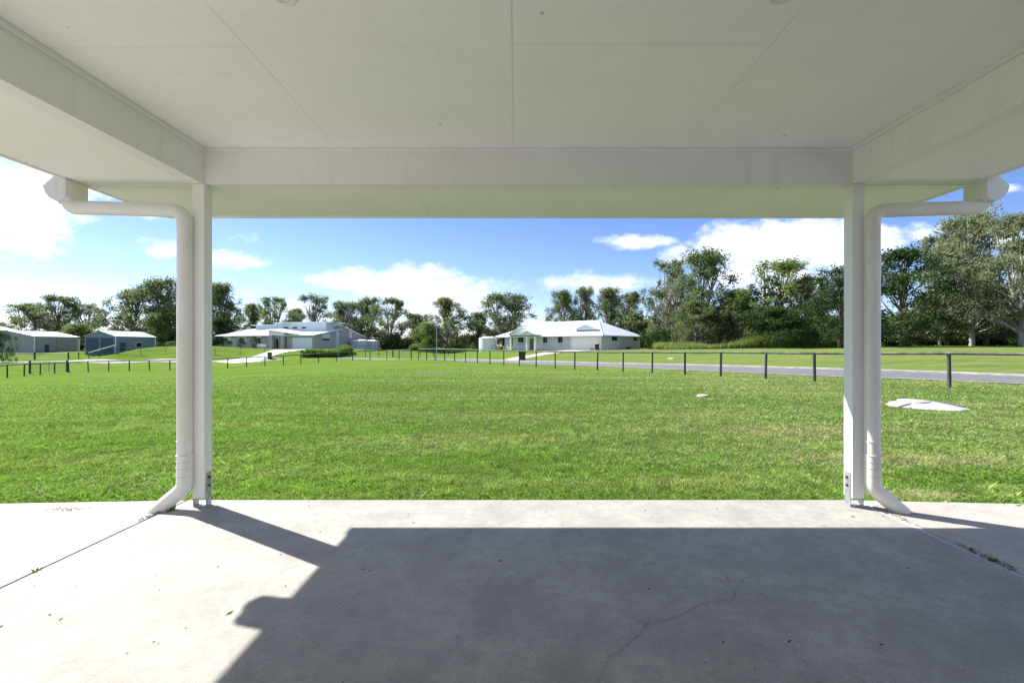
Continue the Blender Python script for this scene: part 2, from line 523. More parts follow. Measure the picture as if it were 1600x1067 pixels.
# ------------------------------------------------------------------ mesh helpers
class MB:
    def __init__(s):
        s.v, s.f, s.sm = [], [], []

    def add(s, vs, fs, smooth=False):
        o = len(s.v)
        s.v += [tuple(p) for p in vs]
        s.f += [tuple(i + o for i in f) for f in fs]
        s.sm += [smooth] * len(fs)
        return s

    def box(s, x0, x1, y0, y1, z0, z1):
        x0, x1 = min(x0, x1), max(x0, x1)
        y0, y1 = min(y0, y1), max(y0, y1)
        z0, z1 = min(z0, z1), max(z0, z1)
        v = [(x0, y0, z0), (x1, y0, z0), (x1, y1, z0), (x0, y1, z0), (x0, y0, z1), (x1, y0, z1), (x1, y1, z1), (x0, y1, z1)]
        return s.add(v, [(0, 3, 2, 1), (4, 5, 6, 7), (0, 1, 5, 4), (1, 2, 6, 5), (2, 3, 7, 6), (3, 0, 4, 7)])

    def prism(s, pts, axis, a, b):
        """closed outline extruded along an axis; pts in the other two coordinates"""
        n = len(pts)

        def mk(p, t):
            return {'x': (t, p[0], p[1]), 'y': (p[0], t, p[1]), 'z': (p[0], p[1], t)}[axis]
        v = [mk(p, a) for p in pts] + [mk(p, b) for p in pts]
        f = [tuple(range(n))[::-1], tuple(range(n, 2 * n))]
        f += [(i, (i + 1) % n, (i + 1) % n + n, i + n) for i in range(n)]
        return s.add(v, f)

    def tube(s, path, rad, seg=12, cap=True, smooth=True):
        P = [Vector(p) for p in path]
        n = len(P)
        rad = [rad] * n if isinstance(rad, (int, float)) else list(rad)
        up = None
        rings = []
        for i, p in enumerate(P):
            d = (P[min(i + 1, n - 1)] - P[max(i - 1, 0)]).normalized()
            if up is None:
                up = d.orthogonal().normalized()
            up = (up - d * up.dot(d)).normalized()
            w = d.cross(up)
            rings.append([p + (up * math.cos(2 * math.pi * k / seg) + w * math.sin(2 * math.pi * k / seg)) * rad[i] for k in range(seg)])
        v = [q for r_ in rings for q in r_]
        f = []
        for i in range(n - 1):
            for k in range(seg):
                k2 = (k + 1) % seg
                f.append((i * seg + k, i * seg + k2, (i + 1) * seg + k2, (i + 1) * seg + k))
        s.add(v, f, smooth)
        if cap:
            s.add(rings[0], [tuple(range(seg))[::-1]])
            s.add(rings[-1], [tuple(range(seg))])
        return s

    def lathe(s, cx, cy, prof, seg=32, smooth=True):
        v = []
        for (r, z) in prof:
            v += [(cx + r * math.cos(2 * math.pi * k / seg), cy + r * math.sin(2 * math.pi * k / seg), z) for k in range(seg)]
        f = []
        for i in range(len(prof) - 1):
            for k in range(seg):
                k2 = (k + 1) % seg
                f.append((i * seg + k, i * seg + k2, (i + 1) * seg + k2, (i + 1) * seg + k))
        return s.add(v, f, smooth)

    def build(s, name, mat, parent=None, bevel=0.0, origin=None):
        me = bpy.data.meshes.new(name)
        v = s.v
        if origin is not None:
            ox, oy, oz = origin
            v = [(x - ox, y - oy, z - oz) for x, y, z in v]
        me.from_pydata(v, [], s.f)
        me.polygons.foreach_set('use_smooth', s.sm)
        me.update()
        o = bpy.data.objects.new(name, me)
        C.objects.link(o)
        me.materials.append(M[mat] if isinstance(mat, str) else mat)
        if origin is not None:
            o.location = origin
        if parent is not None:
            o.parent = parent
        if bevel:
            b = o.modifiers.new('bevel', 'BEVEL')
            b.width = bevel
            b.segments = 2
            b.limit_method = 'ANGLE'
        return o


def tag(o, label=None, cat=None, group=None, kind=None):
    if label:
        o['label'] = label
    if cat:
        o['category'] = cat
    if group:
        o['group'] = group
    if kind:
        o['kind'] = kind
    return o


def thing(name, label, cat, loc=(0, 0, 0), rz=0.0, group=None):
    o = bpy.data.objects.new(name, None)
    C.objects.link(o)
    o.location = loc
    o.rotation_euler = (0, 0, rz)
    o.empty_display_size = 0.3
    return tag(o, label, cat, group)


def np_mesh(name, verts, nper, mat, parent=None, smooth=False):
    """mesh of loose faces, nper corners each, verts (n*nper,3)"""
    n = len(verts) // nper
    me = bpy.data.meshes.new(name)
    me.vertices.add(len(verts))
    me.vertices.foreach_set('co', np.ascontiguousarray(verts, dtype=np.float32).ravel())
    me.loops.add(len(verts))
    me.loops.foreach_set('vertex_index', np.arange(len(verts), dtype=np.int32))
    me.polygons.add(n)
    me.polygons.foreach_set('loop_start', np.arange(0, n * nper, nper, dtype=np.int32))
    me.polygons.foreach_set('loop_total', np.full(n, nper, dtype=np.int32))
    me.update(calc_edges=True)
    me.materials.append(M[mat])
    o = bpy.data.objects.new(name, me)
    C.objects.link(o)
    if parent is not None:
        o.parent = parent
    return o


def at(u, v, Y):
    """point at true distance Y seen in direction (u, v) of the photograph"""
    return Vector(((u - 806) / F * Y, Y, CAM_H - (v - 540) / F * Y))


# ------------------------------------------------------------------ terrain
def fenceY(u):
    return 33.43 / (1 + 0.001906 * (u - 806))


right_posts = [(1800, 640), (1483.7, 605.8), (1272.8, 596.1), (1196, 592), (1126, 588.2), (1070, 586), (1018.8, 583.2), (973.4, 581), (933.1, 579.1),
               (897.9, 577.3), (867.5, 575.6), (837.7, 573.6), (811.6, 571.9), (787.2, 570.3), (765.8, 569), (746, 567.5),
               (727.7, 566), (710.4, 565.1), (694.9, 564), (680, 563), (666.7, 562.5), (653.6, 562)]
left_posts = [(642.7, 561.7, 50), (623.5, 561.6, 53), (604.6, 561.6, 54.5), (578.3, 562.2, 54.3), (551, 563.8, 54), (525.7, 565.3, 53.5), (497.8, 567, 53),
              (470.2, 568.7, 53), (442.9, 570.3, 52.6), (413.9, 572, 52.2), (385.2, 573.7, 51.8), (355.6, 575, 51.4), (325, 576.3, 51), (295, 577.5, 50.4), (265.4, 578.5, 50),
              (233.7, 579, 49.7), (202.2, 579.3, 49.4), (169.8, 580, 49.1), (138, 580.9, 48.6), (107.8, 582, 48), (85.5, 584, 46.5), (62.9, 585.6, 44.6),
              (37.9, 587.4, 42.6), (11.6, 589.8, 40.5), (-20, 592.6, 38.6), (-55, 595.5, 37)]
PR = [at(u, v, fenceY(u)) for u, v in right_posts]
PR[0] = Vector((17.4, 9.9, -0.15))
PL = [at(u, v, Y) for u, v, Y in left_posts]
ctrl = [tuple(p) for p in PR] + [tuple(p) for p in PL]
for X in (-30, -12, -6, 0, 6, 12, 20):
    for Y in (-25, -8, 0, 3.5, 5.0):
        ctrl.append((X, Y, -0.06 if abs(X) < 8 else -0.10))
ctrl += [(8.3, 9.3, -0.10), (0, 9, -0.085), (0, 16, -0.11), (-8, 9, -0.12), (-8, 16, -0.16), (-6, 26, -0.2), (5, 16, -0.10), (-16, 16, -0.4), (-16, 30, -0.55), (-30, 20, -0.9), (-30, 35, -1.15), (-45, 25, -1.5)]


def offY(u, off):
    return (33.43 + off * 1.683) / (1 + 0.001906 * (u - 806))


for (u, v) in ((1600, 600), (1191, 583.9), (980, 574.4), (840, 569.5), (740, 566)):
    ctrl.append(tuple(at(u, v, offY(u, 4.8))))
for (u, v) in ((1600, 588.8), (1191, 574.5), (980, 569), (840, 565), (740, 562.3)):
    ctrl.append(tuple(at(u, v, offY(u, 10.3))))
ctrl += [(26, 9, -0.15), (30, 13, -0.1)]
for (u, v, Y) in ((1500, 563, 29), (1500, 549.5, 40), (1500, 541.3, 58), (1600, 541, 55), (1400, 541, 60), (1300, 544, 62), (1200, 544.8, 64), (1200, 557, 44), (1100, 545, 72), (1100, 557, 52),
                  (1020, 545.5, 82), (940, 546.7, 80), (900, 549, 74), (820, 545.8, 92), (780, 545.8, 95), (860, 556, 62), (990, 545.8, 90),
                  (720, 553.6, 92), (700, 555, 90), (656, 556.5, 80), (614, 558, 74), (650, 544.8, 115), (750, 545.0, 115), (560, 548, 105),
                  (590, 561.8, 66), (450, 564, 70), (330, 565.8, 70), (330, 562.3, 75.5), (213, 566.3, 71), (213, 562.8, 76), (100, 566.9, 71), (100, 563.5, 76), (0, 567.3, 71), (0, 564, 76),
                  (490, 545, 90), (350, 545, 96), (420, 545, 92), (530, 546.5, 100), (474, 559, 66), (545, 548.5, 78), (400, 556, 76), (340, 552, 80),
                  (280, 546.2, 80), (215, 546.8, 80), (180, 553.5, 80), (120, 552.8, 86), (60, 551, 88), (0, 551, 88), (100, 561.5, 79.5), (30, 561.5, 79.5), (150, 559, 79.5), (240, 555.5, 79), (500, 559, 72), (570, 556, 76),
                  (200, 549, 100), (700, 545.5, 140), (400, 545, 130), (100, 548, 130), (900, 544, 130), (1150, 541.5, 110), (1500, 538, 110)):
    ctrl.append(tuple(at(u, v, Y)))
for ang in range(0, 360, 30):
    ctrl.append((260 * math.cos(R(ang)), 260 * math.sin(R(ang)), 0.8))
    ctrl.append((900 * math.cos(R(ang)), 900 * math.sin(R(ang)), 0.8))
P = np.array(ctrl)
PX, PZ = P[:, :2], P[:, 2]
CQ = 5.0
D = np.sqrt(((PX[:, None] - PX[None]) ** 2).sum(-1) + CQ ** 2)
Wt = np.linalg.solve(D + np.eye(len(P)) * -0.08, PZ - 0.5)
sx = np.linspace(-4.75, 4.75, 330)
GX = 12 * np.sinh(sx)
sy = np.linspace(-3.6, 4.75, 330)
GY = 12 * np.sinh(sy)
gxx, gyy = np.meshgrid(GX, GY, indexing='ij')
flat = np.stack([gxx.ravel(), gyy.ravel()], 1)
Z = np.zeros(len(flat))
for i0 in range(0, len(flat), 20000):
    q = flat[i0:i0 + 20000]
    Z[i0:i0 + 20000] = np.sqrt(((q[:, None] - PX[None]) ** 2).sum(-1) + CQ ** 2) @ Wt + 0.5
rr = np.sqrt((flat ** 2).sum(1))
fl = np.clip((rr - 170) / 120, 0, 1)
Z = Z * (1 - fl) + 0.8 * fl
inner = (np.abs(flat[:, 0]) < 9) & (flat[:, 1] < 5.0)
Z[inner] = np.minimum(Z[inner], -0.06)
GZ = Z.reshape(gxx.shape)


def Hn(x, y):
    x, y = np.asarray(x, float), np.asarray(y, float)
    fi = (np.arcsinh(x / 12) - sx[0]) / (sx[1] - sx[0])
    fj = (np.arcsinh(y / 12) - sy[0]) / (sy[1] - sy[0])
    i = np.clip(fi.astype(int), 0, len(sx) - 2)
    j = np.clip(fj.astype(int), 0, len(sy) - 2)
    tx = np.clip((x - GX[i]) / (GX[i + 1] - GX[i]), 0, 1)
    ty = np.clip((y - GY[j]) / (GY[j + 1] - GY[j]), 0, 1)
    return (GZ[i, j] * (1 - tx) * (1 - ty) + GZ[i + 1, j] * tx * (1 - ty) + GZ[i, j + 1] * (1 - tx) * ty + GZ[i + 1, j + 1] * tx * ty)


def H(x, y):
    return float(Hn(x, y))


def ground(u, v, y0=5.0, y1=170.0):
    ys = np.linspace(y0, y1, 4000)
    zz = CAM_H - (v - 540) / F * ys
    hh = Hn((u - 806) / F * ys, ys)
    k = np.argmax(zz <= hh)
    Y = ys[k] if (zz <= hh).any() else y1
    return (u - 806) / F * Y, Y


nx, ny = len(GX), len(GY)
vv = np.stack([gxx.ravel(), gyy.ravel(), GZ.ravel()], 1)
ii, jj = np.meshgrid(np.arange(nx - 1), np.arange(ny - 1), indexing='ij')
a_ = (ii * ny + jj).ravel()
quads = np.stack([a_, a_ + ny, a_ + ny + 1, a_ + 1], 1)
me = bpy.data.meshes.new('ground')
me.from_pydata(vv.tolist(), [], quads.tolist())
me.polygons.foreach_set('use_smooth', [True] * len(me.polygons))
me.materials.append(M['lawn'])
gr = bpy.data.objects.new('ground', me)
C.objects.link(gr)
tag(gr, kind='structure')


def strip_mesh(name, left, right, mat, lift=0.03, n=3, kind='structure', skirt=0.0):
    """draped ribbon between two polylines of equal length"""
    b = MB()
    rows = []
    for (l, r_) in zip(left, right):
        row = []
        for k in range(n + 1):
            t = k / n
            x = l[0] * (1 - t) + r_[0] * t
            y = l[1] * (1 - t) + r_[1] * t
            row.append((x, y, H(x, y) + lift))
        rows.append(row)
    vs = [p for row in rows for p in row]
    fs = []
    w = n + 1
    for i in range(len(rows) - 1):
        for k in range(n):
            fs.append((i * w + k, i * w + k + 1, (i + 1) * w + k + 1, (i + 1) * w + k))
    b.add(vs, fs, True)
    if skirt:
        for side in (0, n):
            ed = [rows[i][side] for i in range(len(rows))]
            lo = [(p[0], p[1], p[2] - skirt) for p in ed]
            m_ = len(ed)
            b.add(ed + lo, [(i, i + 1, m_ + i + 1, m_ + i) for i in range(m_ - 1)])
    o = b.build(name, mat)
    if kind:
        tag(o, kind=kind)
    return o


def smooth_path(pts, n=120):
    pts = [Vector((p[0], p[1], 0)) for p in pts]
    out = []
    m_ = len(pts) - 1
    per = max(2, n // m_)
    for i in range(m_):
        p0, p1, p2, p3 = pts[max(i - 1, 0)], pts[i], pts[i + 1], pts[min(i + 2, m_)]
        for k in range(per):
            t = k / per
            out.append(0.5 * ((2 * p1) + (-p0 + p2) * t + (2 * p0 - 5 * p1 + 4 * p2 - p3) * t * t + (-p0 + 3 * p1 - 3 * p2 + p3) * t ** 3))
    out.append(pts[-1])
    return out


def offset(path, d):
    res = []
    for i, p in enumerate(path):
        if d > -3.5 and len(path) > 100:
            d_ = d * min(1.0, max(0.6, 1.0 - 0.4 * (-18 - p.x) / 22))
        else:
            d_ = d
        t = (path[min(i + 1, len(path) - 1)] - path[max(i - 1, 0)]).normalized()
        nrm = Vector((t.y, -t.x, 0))
        res.append(p + nrm * d_)
    return res


def onroad(u, off=7.55):
    Y = offY(u, off)
    return ((u - 806) / F * Y, Y)


road_c = smooth_path([(45, -22), (31, -2.5), onroad(1600), onroad(1300), onroad(1050), onroad(880), onroad(770), (-9.5, 59), (-20, 66.5), (-35, 70.5), (-60, 73.2), (-90, 73.6), (-140, 74)], 240)
strip_mesh('road', offset(road_c, -2.7), offset(road_c, 2.7), 'road', 0.025, 4)
# the far kerb (a real step) and a flush near edge beam
strip_mesh('kerb', offset(road_c[:140], 2.705), offset(road_c[:140], 2.95), 'kerb', 0.10, 1, skirt=0.14)
strip_mesh('kerb', offset(road_c, -2.95), offset(road_c, -2.705), 'kerb', 0.029, 1)


def drape_uv(left, right):
    return ([ground(u, v, 30) for u, v in left], [ground(u, v, 30) for u, v in right])


def resample(pl, n=30):
    ps = smooth_path([(p[0], p[1]) for p in pl], n)
    return ps


dl, dr = [(-43.5, 68.6), (-42.5, 74), (-40.8, 81), (-47.5, 91.5)], [(-37.5, 68.6), (-38.4, 74), (-36.8, 82), (-41.2, 89.6)]
L1, R1 = drape_uv([(338, 566), (368, 561.5), (397, 557), (419, 549.5), (432, 546.2)], [(398, 566), (410, 562), (424, 557.8), (445, 551), (488, 545.8)])
strip_mesh('driveway', resample(L1, 40), resample(R1, 40), 'drive', 0.05, 6)
L2, R2 = drape_uv([(786, 562.5), (805, 558.6), (838, 553.3), (852, 550.5), (886, 547.2)], [(806, 563.8), (822, 560.6), (852, 555), (885, 550.5), (934, 547.6)])
strip_mesh('driveway', resample(L2, 40), resample(R2, 40), 'drive_pink', 0.05, 6)

# ------------------------------------------------------------------ patio slab
XL, XR = -2.56, 2.66
SF = 3.548
b = MB().box(XL + 0.008, XR - 0.030, -1.0, SF, -0.12, 0.0)
patio = tag(b.build('patio', 'concrete', bevel=0.006), kind='structure')
b = MB().prism([(XL - 0.008, -6), (XL - 0.008, SF - 0.004), (-4.05, 3.465), (-8.5, 3.30), (-8.5, -6)], 'z', -0.12, -0.002)
tag(b.build('path', 'concrete_pink', bevel=0.006), kind='structure')
b = MB().prism([(XR + 0.008, -6), (8.5, -6), (8.5, 3.30), (4.05, 3.455), (XR + 0.008, SF - 0.004)], 'z', -0.12, -0.002)
tag(b.build('path', 'concrete_pink', bevel=0.006), kind='structure')
for nm, x0, x1, mt, zt in (('joint', XL - 0.0085, XL + 0.0085, 'joint', -0.012), ('joint', XR - 0.008, XR + 0.0085, 'joint', -0.012), ('edging', XR - 0.0305, XR - 0.008, 'strip', -0.001)):
    b = MB().box(x0, x1, -0.95, SF - 0.01, -0.11, zt)
    b.build(nm, mt, patio)


def crack(pts, width, nseg=9, jit=0.013):
    g3 = [Vector((*[(p[0] - 806) / F * (F * CAM_H / (p[1] - 540)), F * CAM_H / (p[1] - 540)], 0.0015)) for p in pts]
    line = []
    for i in range(len(g3) - 1):
        for k in range(nseg):
            t = k / nseg
            q = g3[i].lerp(g3[i + 1], t)
            line.append(q + Vector((random.uniform(-jit, jit), random.uniform(-jit, jit), 0)))
    line.append(g3[-1])
    vs, fs = [], []
    n = len(line)
    for i, q in enumerate(line):
        t = (line[min(i + 1, n - 1)] - line[max(0, i - 1)]).normalized()
        w = width * random.uniform(0.35, 1.2) * (0.35 + 0.65 * math.sin(math.pi * min(1, (i + 1) / n * 1.1)) ** 0.5 if i < n * 0.9 else 0.3)
        nr = Vector((-t.y, t.x, 0)) * w / 2
        vs += [q + nr, q - nr]
    fs = [(2 * i, 2 * i + 1, 2 * i + 3, 2 * i + 2) for i in range(n - 1)]
    MB().add(vs, fs).build('crack', 'crack', patio)


crack([(1245, 878), (1200, 892), (1160, 905), (1150, 925), (1145, 936), (1097, 941), (1075, 955), (1045, 968), (1010, 974), (1002, 990), (975, 1010), (950, 1030), (935, 1064), (928, 1090)], 0.0024, 14, 0.010)
crack([(1010, 974), (985, 962), (940, 945)], 0.002)
# dark moist stain on the outer path is part of that concrete's wear
stain = MB()
cx, cy = (107 - 806) / F * (F * CAM_H / 255), F * CAM_H / 255
pts_ = [(cx + 0.13 * math.cos(a) * random.uniform(0.7, 1.15), cy - 0.01 + 0.035 * math.sin(a) * random.uniform(0.6, 1.2)) for a in np.linspace(0, 2 * math.pi, 22)[:-1]]

# leaf litter and grit on the slab
vs = []
for k in range(420):
    x, y = random.uniform(-4.5, 5), random.uniform(0.9, 3.5)
    s = random.choice([0.002, 0.003, 0.003, 0.004, 0.005, 0.0075]) * random.uniform(0.6, 1.3)
    an = random.uniform(0, 6.28)
    l = s * random.uniform(1, 2.6)
    dx, dy = math.cos(an) * l, math.sin(an) * l
    nx_, ny_ = -math.sin(an) * s * 0.6, math.cos(an) * s * 0.6
    z0 = 0.002
    vs += [(x - dx, y - dy, z0), (x - nx_, y - ny_, z0 + 0.001), (x + dx, y + dy, z0 + 0.003), (x + nx_, y + ny_, z0 + 0.004)]
# darker mat of rotted leaves where the left path stays damp
for k in range(130):
    x, y = random.gauss(cx, 0.09), random.gauss(cy, 0.03)
    s = random.uniform(0.002, 0.005)
    vs += [(x - s, y - s, 0.001), (x + s, y - s, 0.002), (x + s, y + s, 0.003), (x - s, y + s, 0.002)]
for (jx, y0, y1, n) in ((XL, 3.12, 3.40, 150), (XR, 2.42, 2.76, 110), (XR, 3.0, 3.4, 60)):
    for k in range(n):
        y = random.uniform(y0, y1)
        x = jx + random.gauss(0, 0.014) + (0.02 if jx > 0 else -0.03) * random.random()
        s = random.uniform(0.003, 0.008)
        an = random.uniform(0, 6.28)
        vs += [(x + s * math.cos(an + q), y + s * math.sin(an + q), 0.003 + 0.006 * random.random()) for q in (0, 1.2, 3.1, 4.5)]
lit = np_mesh('leaf_litter', np.array(vs), 4, 'litter')
tag(lit, 'small dark scraps of leaf and grit scattered over the concrete patio', 'leaf litter', kind='stuff')

# ------------------------------------------------------------------ patio house (the roof we look out from)
house = thing('patio_house', 'white patio roof on two square posts seen from underneath, with its downpipes', 'house', (0, 0, 0))
BI_L, BI_R = -2.322, 2.505          # inner faces of the side beams
BY = 3.386                          # inner face of the front beam
ZC, ZB = 2.665, 2.40
EL, ER, EF = -3.232, 3.372, 4.245   # eave edges
cb = MB()
# ceiling boards, butted with narrow gaps
seams = [(-1.40, 'l'), (-0.06, 'c'), (1.30, 'r')]
xs = [BI_L + 0.003, -1.323, -0.033, 1.243, BI_R - 0.003]
G_ = 0.0011
yj = F * (ZC - CAM_H) / (540 - 70)
yl = F * (ZC - CAM_H) / (540 - 74)
cuts = [[yl], [], [yj], []]
for i in range(4):
    x0, x1 = xs[i] + G_, xs[i + 1] - G_
    ys_ = [-1.0] + cuts[i] + [BY - 0.002]
    for k in range(len(ys_) - 1):
        cb.box(x0, x1, ys_[k] + G_, ys_[k + 1] - G_, ZC, ZC + 0.008)
cb.build('ceiling', 'ceiling', house)
MB().box(BI_L, BI_R, -1.0, BY, ZC + 0.009, ZC + 0.02).build('ceiling_backing', 'beam', house)
b = MB()
b.box(-0.033 - 0.013, -0.033 + 0.013, -1.0, BY - 0.024, ZC - 0.004, ZC - 0.0005)
b.build('cover_strip', 'ceiling', house)
# cornice beads
b = MB()
b.box(BI_L + 0.001, BI_R - 0.001, BY - 0.022, BY - 0.001, ZC - 0.026, ZC - 0.002)
b.box(BI_L + 0.001, BI_L + 0.022, -1.0, BY - 0.024, ZC - 0.026, ZC - 0.002)
b.box(BI_R - 0.022, BI_R - 0.001, -1.0, BY - 0.024, ZC - 0.026, ZC - 0.002)
b.build('cornice', 'trim', house)
# beams
MB().box(BI_L - 0.1, 0.09, BY, BY + 0.10, ZB, ZC + 0.25).box(0.0908, BI_R + 0.1, BY, BY + 0.10, ZB, ZC + 0.25).build('beam', 'beam', house)
MB().box(BI_L - 0.1, BI_L, -1.0, 2.25, ZB, ZC + 0.25).box(BI_L - 0.1, BI_L, 2.2508, BY - 0.001, ZB, ZC + 0.25).build('beam', 'beam', house)
MB().box(BI_R, BI_R + 0.1, -1.0, 2.62, ZB, ZC + 0.25).box(BI_R, BI_R + 0.1, 2.6208, BY - 0.001, ZB, ZC + 0.25).build('beam', 'beam', house)
# soffits
b = MB()
zs = ZB + 0.004
xf = [EL, -0.78, 1.63, ER]
for i in range(3):
    b.box(xf[i] + (0.001 if i else 0), xf[i + 1] - 0.001, BY + 0.102, EF, zs, zs + 0.006)
b.box(EL, BI_L - 0.101, -1.0, BY + 0.0985, zs, zs + 0.006)
b.box(BI_R + 0.101, ER, -1.0, BY + 0.0985, zs, zs + 0.006)
b.build('soffit', 'ceiling', house)
b = MB()
b.box(EL + 0.02, BI_L - 0.101, BY + 0.03, BY + 0.042, zs - 0.006, zs - 0.0005)
b.build('cover_strip', 'trim', house)
b = MB()
b.box(BI_R + 0.101, ER - 0.02, BY + 0.02, BY + 0.032, zs - 0.006, zs - 0.0005)
b.build('cover_strip', 'trim', house)
# fascia : thin metal edge around the eaves
b = MB()
b.box(EL - 0.018, ER + 0.018, EF + 0.0, EF + 0.018, ZB - 0.008, ZB + 0.17)
b.box(EL - 0.018, EL, -1.0, EF - 0.001, ZB - 0.008, ZB + 0.17)
b.box(ER, ER + 0.018, -1.0, EF - 0.001, ZB - 0.008, ZB + 0.17)
b.build('fascia', 'trim', house)
# gutters (hidden above the eave line from here, they throw the shadow)
gb = MB()
gz = 2.445


def gutter_prof(o, s):
    return [(o, gz), (o + s * 0.10, gz), (o + s * 0.115, gz + 0.03), (o + s * 0.115, gz + 0.085), (o + s * 0.105, gz + 0.085), (o + s * 0.1, gz + 0.02), (o + s * 0.008, gz + 0.01), (o + s * 0.008, gz + 0.11), (o, gz + 0.11)]


gb.prism(gutter_prof(EF + 0.019, 1), 'x', EL - 0.133, ER + 0.133)
gb.prism(gutter_prof(EL - 0.019, -1), 'y', -1.0, EF + 0.018)
gb.prism(gutter_prof(ER + 0.019, 1), 'y', -1.0, EF + 0.018)
gb.build('gutter', 'trim', house)
# roof sheet
rb = MB()
z0, z1 = ZB + 0.172, ZB + 1.05
rb.add([(EL - 0.05, EF + 0.06, z0), (ER + 0.05, EF + 0.06, z0), (ER + 0.05, -6, z0), (EL - 0.05, -6, z0), (0.07, 1.0, z1), (0.07, -6, z1)],
       [(0, 1, 4), (1, 2, 5, 4), (3, 0, 4, 5)])
rb.build('roof', 'roof', house)
# wall of the house behind the camera
wb = MB()
wb.box(-3.0, 3.2, -1.25, -1.0, -0.1, 2.66)
wb.build('wall', 'white_wall', house)

for side, px0, px1 in ((-1, -2.399, -2.309), (1, 2.494, 2.584)):
    p = MB().box(px0, px1, 3.372, 3.462, 0.068, ZB - 0.001).build('post', 'post', house, bevel=0.003)
    st = MB()
    for xx0, xx1 in ((px0 - 0.0055, px0 - 0.0005), (px1 + 0.0005, px1 + 0.0055)):
        st.box(xx0, xx1, 3.388, 3.446, 0.0, 0.255)
    st.box(px0 - 0.0005, px1 + 0.0005, 3.388, 3.446, 0.0, 0.006)
    st.build('bracket', 'steel', p, bevel=0.001)
    xi = px1 + 0.0055 if side < 0 else px0 - 0.0055
    for z in (0.155, 0.215):
        MB().tube([(xi, 3.417, z), (xi + (0.009 if side < 0 else -0.009), 3.417, z)], 0.009, 6, smooth=False).build('bolt', 'bolt', p)

# downpipes
for side in (-1, 1):
    X0 = -2.431 if side < 0 else 2.618
    XI = -3.222 if side < 0 else 3.372      # inner face of the outlet box
    XO = XI + side * 0.055
    yp = 3.342
    path = [(XO, yp, 2.30), (XO, yp, 2.262)]
    for k in range(1, 7):
        a = R(90 * k / 6)
        path.append((XO - side * 0.05 * (1 - math.cos(a)), yp, 2.262 - 0.05 * math.sin(a) + 0.0))
    zt, rb_ = 2.212, 0.085
    path.append((X0 + side * (rb_ + 0.25), yp, zt - 0.012))
    for k in range(0, 9):
        a = R(90 * k / 8)
        path.append((X0 + side * rb_ * (1 - math.sin(a)), yp, zt - 0.022 - rb_ * (1 - math.cos(a))))
    path.append((X0, yp, 0.30))
    dp = MB().tube(path, 0.0495, 20).build('downpipe', 'pipe', house)
    b = MB()
    b.tube([(X0, yp, 2.10 - 0.04), (X0, yp, 2.10 + 0.03)] if side < 0 else [(X0, yp, 1.80), (X0, yp, 1.88)], 0.052, 20)
    b.build('collar', 'pipe', dp)
    MB().tube([(X0, yp, 0.495), (X0, yp, 0.505)], 0.0535, 20).build('collar', 'pipe', dp)
    lower = [(X0, yp, 0.40), (X0, yp, 0.20)]
    for k in range(1, 7):
        a = R(48 * k / 6)
        lower.append((X0 + side * 0.09 * (1 - math.cos(a)), yp - 0.005 * k / 6, 0.20 - 0.09 * math.sin(a)))
    lx, ly, lz = lower[-1]
    L_ = (lz + 0.02) / math.cos(R(48))
    lower.append((lx + side * math.sin(R(48)) * L_, ly - 0.03, -0.02))
    b = MB().tube(lower, 0.0525, 20)
    for z in (0.40, 0.355, 0.31, 0.255, 0.215):
        b.tube([(X0, yp, z - 0.004), (X0, yp, z + 0.002)], 0.0555 if z > 0.38 else 0.0538, 20)
    sh = b.build('shoe', 'pipe', dp)
    for z in (0.348, 0.303, 0.248):
        MB().tube([(X0, yp, z), (X0, yp, z + 0.002)], 0.0532, 20).build('seam', 'steel', sh)
    # outlet box hanging off the gutter
    ox = XI
    prof = [(ox + side * 0.163, 2.343), (ox + side * 0.148, 2.30), (ox + side * 0.12, 2.262), (ox + side * 0.065, 2.232), (ox, 2.262),
            (ox, 2.392), (ox + side * 0.035, 2.392), (ox + side * 0.040, 2.43), (ox + side * 0.065, 2.43)]
    MB().prism(prof, 'y', 3.255, 3.43).build('gutter_outlet', 'pipe', house, bevel=0.002)
    # dark putty ring where the pipe leaves the outlet
    MB().tube([(XO, yp, 2.235), (XO, yp, 2.268)], 0.060, 20).build('pipe_collar', 'pipe', house)

for x in (-0.975, 1.115):
    lo = thing('downlight', ('small round white downlight in the ceiling nearest the left beam' if x < 0 else 'small round white downlight in the ceiling nearest the right beam'), 'downlight', (x, 1.905, ZC))
    lo['group'] = 'ceiling downlights'
    MB().lathe(0, 0, [(0.034, -0.004), (0.038, -0.010), (0.052, -0.007), (0.055, 0.0), (0.034, 0.0)], 28).build('trim_ring', 'trim', lo)
    MB().lathe(0, 0, [(0.0005, -0.003), (0.034, -0.003)], 28).build('diffuser', 'light_glass', lo)


def weed(name, label, x, y, n, s, grp=None):
    vs = []
    for k in range(n):
        an = random.uniform(0, 6.28)
        tilt = random.uniform(0.2, 1.1)
        l = s * random.uniform(0.5, 1.2)
        d = Vector((math.cos(an) * math.sin(tilt), math.sin(an) * math.sin(tilt), math.cos(tilt)))
        b0 = Vector((random.gauss(0, s * 0.25), random.gauss(0, s * 0.25), -0.008))
        side = d.cross(Vector((0, 0, 1))).normalized() * l * 0.22
        tip = b0 + d * l
        md = b0 + d * l * 0.55
        vs += [b0, md - side, tip, md + side]
    o = np_mesh(name, np.array([tuple(v) for v in vs]), 4, 'weed')
    o.location = (x, y, 0)
    return tag(o, label, 'weed', grp)


weed('weed', 'bright green weed sprouting beside the foot of the left downpipe', -2.515, 3.325, 16, 0.05)
weed('weed', 'tiny green weed in the open joint in sunlit concrete', -2.56, 2.42, 14, 0.028)
weed('weed', 'small dark weed in the shaded joint at right', 2.665, 2.55, 26, 0.03)

# ------------------------------------------------------------------ fences
rail_over = 0.0


